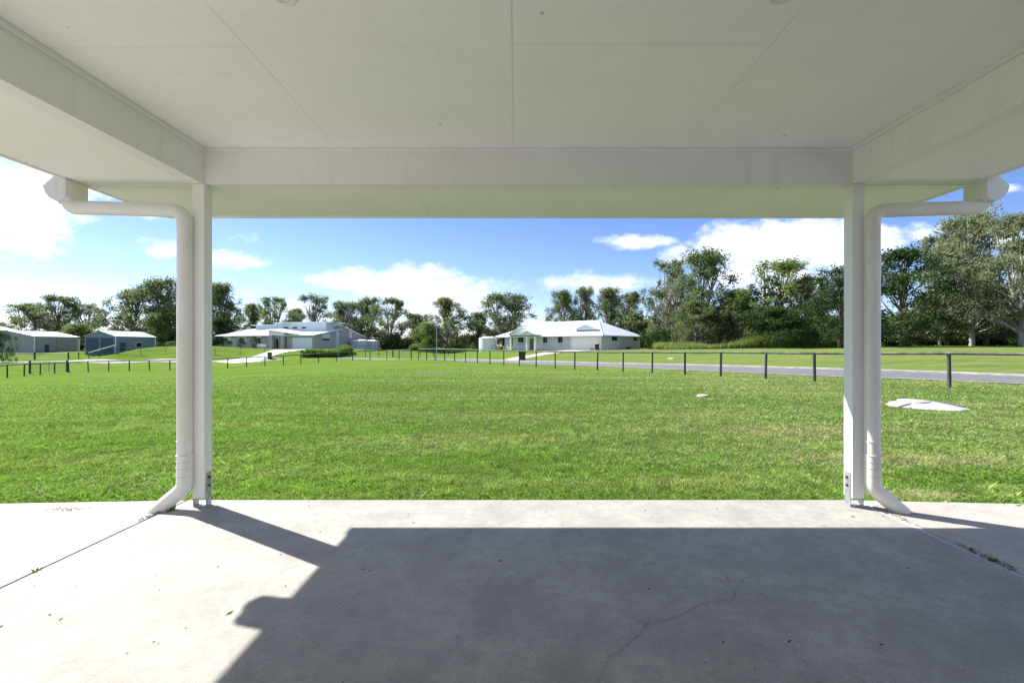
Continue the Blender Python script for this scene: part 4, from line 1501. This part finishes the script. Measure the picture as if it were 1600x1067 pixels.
def clipbox(name, label, cat, u, v, Y, sx_, sz_, mat):
    p_ = at(u, v, Y)
    t = thing(name, label, cat, (p_.x, p_.y, H(p_.x, p_.y)))
    MB().box(-sx_ / 2, sx_ / 2, -0.2, 0.2, 0, sz_).build('body', mat, t, bevel=0.05)
    MB().box(-sx_ / 2 - 0.03, sx_ / 2 + 0.03, -0.23, 0.23, sz_ + 0.001, sz_ + 0.05).build('lid', mat, t, bevel=0.01)
    return t


clipbox('storage_box', 'low black storage box against the side wall of the white house', 'storage box', 981.5, 545.6, 84.0, 0.95, 0.42, 'bin')

# timber fence piece behind the white house
tf = thing('paling_fence', 'short grey timber paling fence right of the white house', 'fence', tuple(at(1018, 545.5, 92)))
for k in range(14):
    MB().box(k * 0.17, k * 0.17 + 0.15, 0, 0.02, -0.2, 1.55 + 0.06 * math.sin(k * 2.1)).build('paling', 'timber', tf)
MB().box(0, 2.4, 0.021, 0.07, 1.1, 1.2).build('rail', 'timber', tf)

# outdoor chairs by the modern house entry: three white moulded chairs
def garden_chair(label, u, v, Y, rz):
    p_ = at(u, v, Y)
    t = thing('garden_chair', label, 'chair', (p_.x, p_.y, H(p_.x, p_.y)), rz, 'white garden chairs by the modern house')
    MB().box(-0.26, 0.26, -0.25, 0.25, 0.40, 0.45).build('seat', 'trim', t, bevel=0.01)
    MB().prism([(-0.24, 0.46), (0.24, 0.46), (0.28, 0.85), (0.12, 0.95), (-0.12, 0.95), (-0.28, 0.85)], 'y', 0.22, 0.26).build('backrest', 'trim', t)
    for sx_ in (-1, 1):
        for sy_ in (-1, 1):
            MB().tube([(sx_ * 0.22, sy_ * 0.2, 0.40), (sx_ * 0.26, sy_ * 0.24, 0)], 0.025, 6).build('leg', 'trim', t)
    return t


garden_chair('white garden chair at the left of the row outside the modern house', 405.5, 545.2, 90.6, 2.7)
garden_chair('white garden chair in the middle of the row outside the modern house', 409.6, 545.2, 90.4, 3.1)
garden_chair('white garden chair nearest the portico of the modern house', 414, 545.2, 90.2, 3.4)

# ---- septic tank lid
sc_ = Vector(((1446 - 806) / F * 9.75, 9.75, 0))
sc_.z = H(sc_.x, sc_.y) - 0.02
RS = 0.71
sp_ = thing('septic_tank_lid', 'wide domed white septic tank top with recessed segments in the lawn', 'septic tank lid', tuple(sc_))
vs, fs = [], []
NA, NR = 192, 14
rec = []
for k in range(NA):
    th = 360.0 * k / NA
    inrec = False
    for cth, hw in ((232, 42), (140, 28), (52, 42), (322, 28)):
        d_ = abs((th - cth + 180) % 360 - 180)
        if d_ <= hw:
            inrec = True
    rec.append(inrec)


def prof_z(r_, recs):
    t = r_ / RS
    raised = 0.135 - 0.088 * t ** 2
    low = 0.135 - 0.120 * max(0, (t - 0.18)) / 0.82
    return (low - 0.002 if t > 0.18 else raised) if recs else raised


seg_v = {}
b = MB()
for k in range(NA):
    a0, a1 = R(360.0 * k / NA), R(360.0 * (k + 1) / NA)
    rc = rec[k]
    ringpts = []
    for i in range(NR + 1):
        r_ = max(0.02, RS * i / NR)
        if rc:
            r_ = min(r_, RS)
        z = prof_z(r_, rc)
        ringpts.append(((r_ * math.cos(a0), r_ * math.sin(a0), z), (r_ * math.cos(a1), r_ * math.sin(a1), z)))
    vv_, ff_ = [], []
    for pr in ringpts:
        vv_ += [pr[0], pr[1]]
    ff_ = [(2 * i, 2 * i + 2, 2 * i + 3, 2 * i + 1) for i in range(NR)]
    b.add(vv_, ff_)
    z_e = prof_z(RS, rc)
    b.add([(RS * math.cos(a0), RS * math.sin(a0), z_e), (RS * math.cos(a1), RS * math.sin(a1), z_e), (RS * math.cos(a1), RS * math.sin(a1), -0.15), (RS * math.cos(a0), RS * math.sin(a0), -0.15)], [(0, 3, 2, 1)])
    if rec[k] != rec[k - 1]:
        for i in range(NR):
            r0_, r1_ = max(0.02, RS * i / NR), RS * (i + 1) / NR
            b.add([(r0_ * math.cos(a0), r0_ * math.sin(a0), prof_z(r0_, True)), (r1_ * math.cos(a0), r1_ * math.sin(a0), prof_z(r1_, True)),
                   (r1_ * math.cos(a0), r1_ * math.sin(a0), prof_z(r1_, False)), (r0_ * math.cos(a0), r0_ * math.sin(a0), prof_z(r0_, False))], [(0, 1, 2, 3)])
b.build('dome', 'septic', sp_)
MB().lathe(-0.16, 0.10, [(0.29, 0.05), (0.285, 0.132), (0.265, 0.145), (0.01, 0.150)], 48).build('hatch', 'septic', sp_)

# little access covers in the lawn
x_, y_ = ground(1098.5, 620.3)
cv = thing('inspection_cover', 'small round pale inspection cover lying in the middle of the lawn', 'cover', (x_, y_, H(x_, y_)))
MB().lathe(0, 0, [(0.135, -0.05), (0.135, 0.045), (0.12, 0.055), (0.01, 0.057)], 24).build('cover', 'kerb', cv)
MB().lathe(0, 0, [(0.165, -0.05), (0.165, 0.03), (0.136, 0.03)], 24).build('rim', 'timber', cv)
x_, y_ = ground(1053, 560.6)
cv = thing('pit_cover', 'flat square concrete pit cover in the grass bank beyond the road', 'cover', (x_, y_, H(x_, y_) + 0.02), 0.3)
MB().box(-0.4, 0.4, -0.4, 0.4, 0.051, 0.07).build('slab', 'kerb', cv)
MB().box(-0.48, 0.48, -0.48, 0.48, -0.1, 0.05).build('surround', 'kerb', cv)

# bare dirt patch in the lawn
x_, y_ = ground(680, 582.6)
b = MB()
ring = []
for k in range(40):
    a = 2 * math.pi * k / 40
    r_ = 1 + 0.25 * math.sin(3 * a + 1) + random.uniform(-0.12, 0.12)
    px_, py_ = x_ + 1.35 * r_ * math.cos(a), y_ + 0.75 * r_ * math.sin(a)
    ring.append((px_, py_, H(px_, py_) + 0.008))
b.add([(x_, y_, H(x_, y_) + 0.02)] + ring, [(0, i + 1, (i + 1) % 40 + 1) for i in range(40)])
tag(b.build('bare_ground', 'dirt'), kind='structure')

# ------------------------------------------------------------------ lawn grass
def vnoise(x, y, s, seed):
    r_ = np.random.default_rng(seed)
    tab = r_.random((256, 256))
    fx, fy = x * s + 1000, y * s + 1000
    ix, iy = np.floor(fx).astype(int), np.floor(fy).astype(int)
    tx, ty = fx - ix, fy - iy
    tx, ty = tx * tx * (3 - 2 * tx), ty * ty * (3 - 2 * ty)
    g_ = lambda a, b_: tab[a % 256, b_ % 256]
    return (g_(ix, iy) * (1 - tx) + g_(ix + 1, iy) * tx) * (1 - ty) + (g_(ix, iy + 1) * (1 - tx) + g_(ix + 1, iy + 1) * tx) * ty


def slab_edge(x):
    ax = np.abs(x)
    return np.where(ax < 2.6, SF, np.interp(ax, [2.6, 4.05, 8.5, 12], [SF, 3.46, 3.30, 3.2]))


def build_grass(N):
    y0, y1, p = 3.2, 30.0, 1.75
    q = 1 - p
    t = rng.random(N)
    Y = (y0 ** q + t * (y1 ** q - y0 ** q)) ** (1 / q)
    X = (rng.random(N) * 2 - 1) * (1.25 * Y + 2.5)
    keep = Y > slab_edge(X) + 0.004 - 0.075 * np.clip(vnoise(X, Y * 0 + 3, 5.0, 41) - 0.45, 0, 1) - 0.012 * vnoise(X, Y * 0, 31.0, 42)
    keep &= ~((np.hypot(X - sc_.x, Y - sc_.y) < RS + 0.01))
    keep &= ~((np.hypot((X - x_) / 1.1, (Y - y_) / 0.6) < 1.0) & (rng.random(N) < 0.8))
    keep &= ((X - 13.9) * 0.805 + (Y - 14.6) * 0.594) < 4.75
    keep &= rng.random(N) > (Y - 12) / 18
    X, Y = X[keep], Y[keep]
    n = len(X)
    Zg = Hn(X, Y)
    edge = np.clip(1 - (Y - slab_edge(X)) / 0.12, 0, 1)
    cl = 0.5 * vnoise(X, Y, 5.0, 3) + 0.5 * vnoise(X, Y, 15.0, 4)
    cl2 = vnoise(X, Y, 1.1, 5)
    dist = Y / 3.5
    hgt = (0.005 + 0.032 * cl ** 1.6 + 0.012 * cl2) * rng.uniform(0.55, 1.35, n) * (1 + 0.16 * (dist - 1))
    tall = rng.random(n) < 0.012
    hgt[tall] *= 1.9
    hgt += edge * 0.016 * rng.random(n)
    wid = rng.uniform(0.0009, 0.0023, n) * dist ** 0.85
    an = rng.random(n) * 2 * np.pi
    lean = rng.uniform(0.2, 1.25, n) * hgt
    dx, dy = np.cos(an), np.sin(an)
    pa_ = an + rng.normal(0, 0.8, n) + np.pi / 2
    wx, wy = np.cos(pa_) * wid, np.sin(pa_) * wid
    base = np.stack([X, Y, Zg - 0.012], 1)
    W = np.stack([wx, wy, np.zeros(n)], 1)
    tip = base + np.stack([dx * lean, dy * lean, hgt + 0.012], 1)
    midp = base + np.stack([dx * lean * 0.35, dy * lean * 0.35, (hgt + 0.012) * 0.62], 1)
    V = np.empty((n, 4, 3), np.float32)
    V[:, 0] = base - W * 0.8
    V[:, 1] = base + W * 0.8
    V[:, 2] = midp + W * 0.9
    V[:, 3] = tip
    return V.reshape(-1, 3)


gv = build_grass(1350000)
go = np_mesh('lawn_grass', gv, 4, 'blade')
nb = len(gv) // 4
cl_n = vnoise(gv[::4, 0], gv[::4, 1], 9.0, 12)
sh_at = go.data.attributes.new('shade', 'FLOAT', 'FACE')
sh_at.data.foreach_set('value', np.clip(0.72 * rng.random(nb) + 0.5 * (cl_n - 0.25), 0, 1).astype(np.float32))
tag(go, 'short mown green grass covering the lawn from the patio edge outwards', 'grass', kind='stuff')


# broad leaved weeds in the turf by the slab
def leaf_cloud(N, cx_, cy_, rx_, ry_, size, h0, h1):
    an = rng.random(N) * 2 * np.pi
    rd = np.sqrt(rng.random(N))
    X = cx_ + rx_ * rd * np.cos(an)
    Y = cy_ + ry_ * rd * np.sin(an)
    k = Y > slab_edge(X) + 0.01
    X, Y = X[k], Y[k]
    n = len(X)
    z = Hn(X, Y) + rng.uniform(h0, h1, n)
    c = np.stack([X, Y, z], 1)
    a = rng.normal(size=(n, 3))
    a[:, 2] *= 0.45
    a /= np.linalg.norm(a, axis=1)[:, None]
    b_ = np.cross(a, rng.normal(size=(n, 3)) * [0.5, 0.5, 1])
    b_ /= np.linalg.norm(b_, axis=1)[:, None]
    s = (size * rng.uniform(0.6, 1.4, n))[:, None]
    V = np.stack([c - a * s, c + b_ * s * 0.55, c + a * s, c - b_ * s * 0.55], 1)
    return V.reshape(-1, 3)


cl_ = []
for (cx_, cy_, rx_, ry_, N) in ((4.4, 4.35, 0.75, 0.28, 1300), (5.1, 4.1, 0.6, 0.25, 800), (-0.5, 3.68, 3.6, 0.10, 1500), (-3.9, 3.66, 1.2, 0.16, 900), (-3.2, 4.3, 1.5, 0.4, 500), (3.9, 3.62, 1.5, 0.1, 500)):
    cl_.append(leaf_cloud(N, cx_, cy_, rx_, ry_, 0.013, 0.012, 0.05))
cw = np_mesh('clover', np.concatenate(cl_), 4, 'weed')
tag(cw, 'patches of low broad-leaved clover in the turf along the patio edge', 'clover', kind='stuff')


def straw(cx_, cy_, rx_, ry_, N):
    an = rng.random(N) * 2 * np.pi
    N = int(N * 0.7)
    an = an[:N]
    rd = rng.random(N) ** 0.4 * rng.uniform(0.6, 1.7, N)
    X = cx_ + rx_ * rd * np.cos(an)
    Y = cy_ + ry_ * rd * np.sin(an)
    k = Y > slab_edge(X)
    X, Y = X[k], Y[k]
    n = len(X)
    a = rng.random(n) * 6.28
    sc2 = (Y / 3.6) ** 0.7
    l = rng.uniform(0.012, 0.035, n) * sc2
    d = np.stack([np.cos(a) * l, np.sin(a) * l, rng.uniform(-0.3, 0.5, n) * l], 1)
    w = np.stack([-np.sin(a), np.cos(a), np.zeros(n)], 1) * (0.0016 * sc2)[:, None]
    c = np.stack([X, Y, Hn(X, Y) + rng.uniform(0.012, 0.034, n)], 1)
    return np.stack([c - d - w, c - d + w, c + d + w * 0.4, c + d - w * 0.4], 1).reshape(-1, 3)


M['straw'] = simple('straw', (0.40, 0.33, 0.19), 0.8, 0.3, 30)
so = np_mesh('dry_clippings', np.concatenate([straw(3.28, 3.74, 0.36, 0.12, 1500), straw(3.9, 4.9, 1.4, 0.3, 1500), straw(2.3, 5.0, 1.3, 0.4, 1200), straw(-3.3, 4.2, 0.9, 0.3, 700), straw(1.0, 7.5, 3.0, 0.6, 1500),
                                              straw(5.5, 6.4, 2.2, 0.4, 1800), straw(-1.5, 5.6, 1.8, 0.35, 900), straw(0.3, 3.75, 3.0, 0.15, 500)]), 4, 'straw')
tag(so, 'scattered straw coloured dry grass clippings lying on the lawn', 'clippings', kind='stuff')

# ------------------------------------------------------------------ trees
def unit(n, r_):
    a = r_.normal(size=(n, 3))
    return a / np.linalg.norm(a, axis=1)[:, None]


def leaves_for(clumps, n, size, r_, droop=0.3, asp=0.42):
    """small leaf faces through every clump's volume, denser towards the outside"""
    cl = np.array(clumps)
    w = cl[:, 3] ** 2 * cl[:, 5]
    idx = r_.choice(len(cl), n, p=w / w.sum())
    c = cl[idx, :3]
    rad = np.stack([cl[idx, 3], cl[idx, 3], cl[idx, 4]], 1)
    d = unit(n, r_)
    rr_ = r_.random(n) ** 0.42
    # sub-tufts break up the surface
    tuft = unit(len(cl) * 14, r_)
    tt = tuft[(idx * 14 + r_.integers(0, 14, n))]
    d2 = d * 0.42 + tt * 0.72
    pos = c + d2 * rad * rr_[:, None]
    a = unit(n, r_)
    a[:, 2] -= droop
    a /= np.linalg.norm(a, axis=1)[:, None]
    b_ = np.cross(a, unit(n, r_))
    b_ /= np.maximum(np.linalg.norm(b_, axis=1)[:, None], 1e-6)
    s = (size * r_.uniform(0.6, 1.35, n))[:, None]
    V = np.stack([pos - a * s, pos + b_ * s * asp, pos + a * s, pos - b_ * s * asp], 1)
    return V.reshape(-1, 3)


def tree_mesh(seed, kind):
    """unit tree: height 1; returns (trunk MB, leaf verts)"""
    r_ = np.random.default_rng(seed)
    clumps = []
    branches = []
    b = MB()
    P = {'gum': dict(lo=0.10, w=0.29, n=100, cr=(0.050, 0.092), fl=1.25, leaves=15000, size=0.0120, stems=2, top=1.0, r0=0.017),
         'open': dict(lo=0.16, w=0.31, n=70, cr=(0.044, 0.080), fl=1.2, leaves=10000, size=0.0115, stems=3, top=1.0, r0=0.016),
         'dense': dict(lo=0.10, w=0.36, n=95, cr=(0.075, 0.125), fl=0.85, leaves=14000, size=0.0130, stems=1, top=1.0, r0=0.022),
         'broad': dict(lo=0.22, w=0.44, n=120, cr=(0.06, 0.10), fl=0.7, leaves=30000, size=0.0100, stems=4, top=1.0, r0=0.022),
         'shrub': dict(lo=0.0, w=0.75, n=50, cr=(0.13, 0.22), fl=0.8, leaves=5000, size=0.026, stems=3, top=1.0, r0=0.02)}[kind]
    ns = P['stems']
    stems = []
    for s in range(ns):
        an = r_.random() * 6.28 + s * 6.28 / ns
        sp = (0.10 if ns > 1 else 0.02) * r_.uniform(0.6, 1.4) * (1.6 if kind in ('broad', 'shrub') else 1)
        pts = []
        fork = r_.uniform(0.04, 0.22) if ns > 1 else 1.0
        topz = (1.0 if s == 0 else r_.uniform(0.7, 0.95)) * 0.93
        for k in range(9):
            t = k / 8
            z = t * topz
            out = sp * max(0, (z - fork)) / (1 - fork) if ns > 1 else 0
            pts.append(Vector((math.cos(an) * out * 1.3 + r_.normal() * 0.006 * (k > 0), math.sin(an) * out * 1.3 + r_.normal() * 0.006 * (k > 0), z)))
        rads = [P['r0'] * (1 - 0.85 * k / 8) / (1 if s == 0 else 1.35) for k in range(9)]
        pts[0].z = -0.03
        b.tube(pts, rads, 6)
        stems.append(pts)
    for k in range(P['n']):
        z = P['lo'] + (1 - P['lo']) * r_.random() ** 0.9
        t = (z - P['lo']) / (1 - P['lo'])
        if kind in ('gum', 'open'):
            env = P['w'] * (0.55 + 0.55 * math.sin(math.pi * min(1, t * 0.85 + 0.18))) * (1 - 0.45 * t ** 3)
        elif kind == 'shrub':
            env = P['w'] * math.sqrt(max(0.02, 1 - t ** 2))
        else:
            env = P['w'] * math.sqrt(max(0.05, 1 - (t * 1.0 - 0.3) ** 2 / 0.6)) * (1 if t < 0.85 else 0.7)
        cr = r_.uniform(*P['cr'])
        st = stems[r_.integers(0, ns)]
        si = min(8, max(1, int(z * 8 / 0.93)))
        bp = st[si]
        an = r_.random() * 6.28
        rad = env * r_.random() ** 0.55
        cx_ = bp.x * 0.6 + math.cos(an) * rad
        cy_ = bp.y * 0.6 + math.sin(an) * rad
        z = min(z, 1 - cr * P['fl'] * 0.9)
        clumps.append((cx_, cy_, z, cr * r_.uniform(0.9, 1.25), cr * P['fl'], r_.uniform(0.55, 1.3)))
        if k % (1 if kind in ('gum', 'open') else 3) == 0:
            s0 = st[max(1, si - 2)]
            md = s0.lerp(Vector((cx_, cy_, z)), 0.55) + Vector((0, 0, -0.02))
            b.tube([s0, md, (cx_, cy_, z)], [P['r0'] * 0.33, P['r0'] * 0.22, P['r0'] * 0.08], 4, cap=False)
    return b, leaves_for(clumps, P['leaves'], P['size'], r_)


lib = {}


def get_tree(kind, var, mat, bark, dens=1):
    key = (kind, var, mat, bark)
    if key not in lib:
        b, lv = tree_mesh(hash_seed(kind, var), kind)
        tm = bpy.data.meshes.new('trunk')
        tm.from_pydata(b.v, [], b.f)
        tm.polygons.foreach_set('use_smooth', [True] * len(b.f))
        tm.materials.append(M[bark])
        cm_o = np_mesh('crown', lv, 4, mat)
        cm = cm_o.data
        bpy.data.objects.remove(cm_o)
        lib[key] = (tm, cm)
    return lib[key]


def hash_seed(kind, var):
    return {'gum': 100, 'open': 200, 'dense': 300, 'broad': 400, 'shrub': 500}[kind] + var


def plant(name, label, cat, u, vt, wpx, Y, kind, var, mat, bark='bark', group=None, x=None, hm=None, zoff=0.0):
    X = (u - 806) / F * Y
    z0_ = H(X, Y) + zoff
    top = CAM_H - (vt - 540) / F * Y
    h_ = top - z0_
    base_w = {'gum': 0.50, 'open': 0.52, 'dense': 0.78, 'broad': 1.0, 'shrub': 1.5}[kind]
    w_ = wpx / F * Y
    sxy = w_ / base_w
    tm, cm = get_tree(kind, var, mat, bark)
    rz = random.uniform(0, 6.28)
    t = thing(name, label, cat, (X, Y, z0_), rz, group)
    for nm, me_ in (('trunk', tm), ('crown', cm)):
        o = bpy.data.objects.new(nm, me_)
        C.objects.link(o)
        o.parent = t
        o.scale = (sxy, sxy, h_)
    return t


T = [
    # u, top v, width px, Y, kind, variant, material, label
    (2, 503, 34, 132, 'dense', 0, 'gum', 'low dark tree at the left edge above the white shed roof'),
    (48, 472, 62, 122, 'gum', 0, 'gum', 'round headed gum tree behind the left half of the grey shed'),
    (94, 461, 76, 120, 'open', 0, 'gum', 'spreading gum tree with sky gaps behind the right half of the grey shed'),
    (140, 473, 62, 124, 'open', 1, 'gum', 'thin loose gum tree rising behind the gap between the two sheds'),
    (120, 505, 70, 112, 'dense', 1, 'bright', 'low light green tree just above the carport between the sheds'),
    (203, 450, 74, 114, 'gum', 1, 'gum', 'tall gum tree behind the right end of the blue shed roof'),
    (255, 434, 84, 110, 'gum', 2, 'gum', 'tallest gum tree of the left wood, left of the left downpipe'),
    (262, 482, 60, 104, 'dense', 2, 'bright', 'bright leafy lower tree in front of the tall gum near the left downpipe'),
    (338, 440, 74, 108, 'gum', 3, 'gum', 'tall dark gum tree just right of the left post'),
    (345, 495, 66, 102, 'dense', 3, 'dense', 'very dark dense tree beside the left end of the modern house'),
    (392, 473, 42, 118, 'gum', 4, 'gum', 'small round gum tree behind the left roof of the modern house'),
    (428, 463, 58, 118, 'open', 2, 'bright', 'light green feathery gum behind the portico of the modern house'),
    (462, 481, 36, 122, 'gum', 5, 'gum', 'short narrow gum behind the slot windows of the modern house'),
    (496, 458, 66, 118, 'open', 3, 'gum', 'airy gum tree with open top above the modern house garage'),
    (545, 470, 60, 113, 'gum', 0, 'gum', 'dense gum tree behind the sloping rear roof of the modern house'),
    (577, 463, 44, 116, 'gum', 2, 'gum', 'slim upright gum tree above the pale blue tanks'),
    (608, 465, 62, 110, 'open', 0, 'gum', 'tall open gum tree right of the pale blue tanks'),
    (655, 490, 46, 116, 'gum', 4, 'gum', 'shorter gum tree left of the thin grey pole'),
    (700, 464, 72, 106, 'gum', 1, 'gum', 'big rounded gum tree just right of the thin grey pole'),
    (668, 503, 56, 100, 'dense', 0, 'bright', 'bushy mid green tree behind the grey pole'),
    (745, 487, 42, 110, 'gum', 3, 'gum', 'middle sized gum tree left of the tall one by the white tank'),
    (787, 457, 78, 105, 'gum', 5, 'gum', 'tall broad gum tree directly behind the white water tank'),
    (842, 508, 30, 140, 'gum', 2, 'gum', 'tiny distant tree top above the left end of the white house roof'),
    (882, 452, 52, 112, 'gum', 4, 'gum', 'gum tree with rounded head over the middle of the white house roof'),
    (912, 446, 36, 114, 'gum', 0, 'gum', 'slender pointed gum tree highest over the white house roof'),
    (950, 449, 54, 110, 'gum', 3, 'gum', 'dense gum tree above the garage ridge of the white house'),
    (984, 456, 46, 106, 'gum', 1, 'gum', 'dark gum tree above the right slope of the white house roof'),
    (1052, 468, 72, 96, 'dense', 2, 'gum', 'bushy grey green tree beside the right end of the white house'),
    (1047, 401, 72, 92, 'open', 1, 'gum', 'tall sparse gum tree, left one of the two highest right of the white house'),
    (1098, 390, 84, 80, 'gum', 0, 'gum', 'tall pointed gum tree, highest to the right of the white house'),
    (1088, 470, 86, 76, 'dense', 1, 'gum', 'thick grey green tree below the two highest gum trees'),
    (1150, 452, 86, 76, 'gum', 3, 'gum', 'darker gum tree filling the dip right of the tall pair'),
    (1208, 404, 118, 74, 'open', 3, 'bright', 'broad topped light green gum tree midway to the right post'),
    (1262, 430, 80, 72, 'gum', 2, 'gum', 'gum tree leaning out right of the broad topped one'),
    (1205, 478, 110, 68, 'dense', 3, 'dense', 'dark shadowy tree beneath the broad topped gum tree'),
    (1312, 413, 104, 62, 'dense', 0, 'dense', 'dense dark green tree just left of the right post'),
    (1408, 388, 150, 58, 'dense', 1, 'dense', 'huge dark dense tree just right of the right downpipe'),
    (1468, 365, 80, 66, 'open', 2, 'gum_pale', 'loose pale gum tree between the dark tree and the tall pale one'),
    (1518, 330, 112, 60, 'gum', 5, 'gum_pale', 'tall pale gum tree with rounded top near the right edge'),
    (1596, 334, 190, 52, 'broad', 0, 'gum_pale', 'broad pale grey gum tree with drooping branches at the right edge'),
    (1540, 450, 150, 62, 'dense', 3, 'gum', 'dark undergrowth tree beneath the tall pale gum at right'),
    (1690, 330, 170, 56, 'broad', 1, 'gum_pale', 'broad pale gum just outside the right edge of the picture'),
    (1480, 455, 90, 66, 'gum', 3, 'gum', 'dark trunked smaller gum tree under the loose pale one'),
]
for (u, vt, w, Y, kind, var, mat, lab) in T:
    nm = {'gum': 'gum_tree', 'open': 'gum_tree', 'dense': 'dense_tree', 'broad': 'gum_tree'}[kind]
    bark = 'bark_dark' if kind == 'dense' else 'bark'
    plant(nm, lab, 'tree', u, vt, w, Y, kind, var, mat, bark, group='trees along the far boundary')

# shrubs near things
plant('shrub', 'rounded dark green shrub in front of the grey shed at the left edge', 'shrub', 3, 514, 34, 74, 'shrub', 0, 'dense', 'bark_dark')
plant('shrub', 'bright green shrub at the foot of the trees right of the blue shed', 'shrub', 268, 533, 20, 88, 'shrub', 1, 'bright', 'bark_dark')
for u, vt, w, lab in ((357, 530, 15, 'dark shrub under the first window of the modern house'), (377.5, 526.5, 14, 'tall dark shrub between the windows of the modern house'), (398, 524.5, 15, 'tallest shrub before the modern house, left of the garden chairs'),
                      (344, 538, 10, 'low shrub at the left corner of the modern house')):
    plant('shrub', lab, 'shrub', u, vt, w, 91.5, 'shrub', 2, 'dense', 'bark_dark', group='shrubs along the modern house')


# hedge
def hedge():
    a, c = ground(477, 559.2, 40), ground(544, 549.5, 40)
    a3, c3 = Vector((*a, 0)), Vector((*c, 0))
    d = (c3 - a3)
    clumps = []
    r_ = np.random.default_rng(5)
    n = 130
    dn = Vector((-d.y, d.x, 0)).normalized()
    for k in range(n):
        t = k / (n - 1)
        for q in range(3):
            p_ = a3 + d * t + dn * r_.uniform(-0.8, 0.8)
            zz = H(p_.x, p_.y)
            clumps.append((p_.x - a3.x, p_.y - a3.y, zz + r_.uniform(0.25, 1.02), 0.48, 0.34, 1.0))
    lv = leaves_for(clumps, 46000, 0.08, r_, asp=0.6)
    o = np_mesh('hedge', lv, 4, 'hedge')
    o.location = (a3.x, a3.y, 0)
    tag(o, 'long clipped green hedge in front of the modern house, beside its driveway', 'hedge')


hedge()


# understorey that closes the wood near the ground, and far wood behind
def mass(name, label, cat, spans, n, size, mat, seed, asp=0.45, kind='stuff'):
    r_ = np.random.default_rng(seed)
    clumps = []
    for (u0, u1, Y0, Y1, h0, h1, step) in spans:
        u = u0
        while u < u1:
            Y = r_.uniform(Y0, Y1)
            X = (u - 806) / F * Y
            hh = r_.uniform(h0, h1)
            z = H(X, Y)
            rad = hh * r_.uniform(0.35, 0.6)
            for q in range(6):
                cr = rad * r_.uniform(0.5, 0.8)
                clumps.append((X + r_.normal() * rad * 0.5, Y + r_.normal() * rad * 0.5, z + hh * r_.uniform(-0.02, 0.85), cr, cr * 0.8, 1.0))
            u += step * r_.uniform(0.6, 1.4)
    lv = leaves_for(clumps, n, size, r_, asp=asp)
    o = np_mesh(name, lv, 4, mat)
    return tag(o, label, cat, kind=kind)


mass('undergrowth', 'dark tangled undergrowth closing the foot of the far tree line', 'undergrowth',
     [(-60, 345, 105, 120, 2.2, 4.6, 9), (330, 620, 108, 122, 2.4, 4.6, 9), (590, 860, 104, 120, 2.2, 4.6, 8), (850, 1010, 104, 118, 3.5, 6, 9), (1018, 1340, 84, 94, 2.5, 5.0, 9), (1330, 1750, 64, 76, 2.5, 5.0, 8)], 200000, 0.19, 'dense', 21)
mass('woodland', 'distant grey green woodland showing between the trunks of the far tree line', 'woodland',
     [(-80, 1010, 150, 185, 4, 7, 7), (990, 1760, 95, 130, 5, 9, 5)], 130000, 0.42, 'gum', 22)

# tall unmown grass below the right hand trees
def long_grass():
    r_ = np.random.default_rng(31)
    N = 42000
    u = r_.uniform(1022, 1345, N)
    Y = r_.uniform(63.5, 70, N) + np.interp(u, [985, 1100, 1340], [14, 6, 0])
    X = (u - 806) / F * Y
    hgt = (0.35 + 1.5 * vnoise(X, Y, 0.25, 8) ** 1.5 * np.interp(u, [985, 1120, 1260, 1345], [0.5, 0.9, 1.5, 0.9])) * r_.uniform(0.5, 1.2, N)
    Zg = Hn(X, Y)
    an = r_.random(N) * 6.28
    w = 0.05
    base = np.stack([X, Y, Zg - 0.05], 1)
    W = np.stack([np.cos(an) * w, np.sin(an) * w, np.zeros(N)], 1)
    tip = base + np.stack([r_.normal(size=N) * 0.3 * hgt, r_.normal(size=N) * 0.3 * hgt, hgt], 1)
    V = np.stack([base - W, base + W, tip], 1).reshape(-1, 3)
    o = np_mesh('tall_grass', V, 3, 'longgrass')
    tag(o, 'strip of long unmown yellow green grass below the trees right of the white house', 'grass', kind='stuff')


long_grass()
print('scene built')
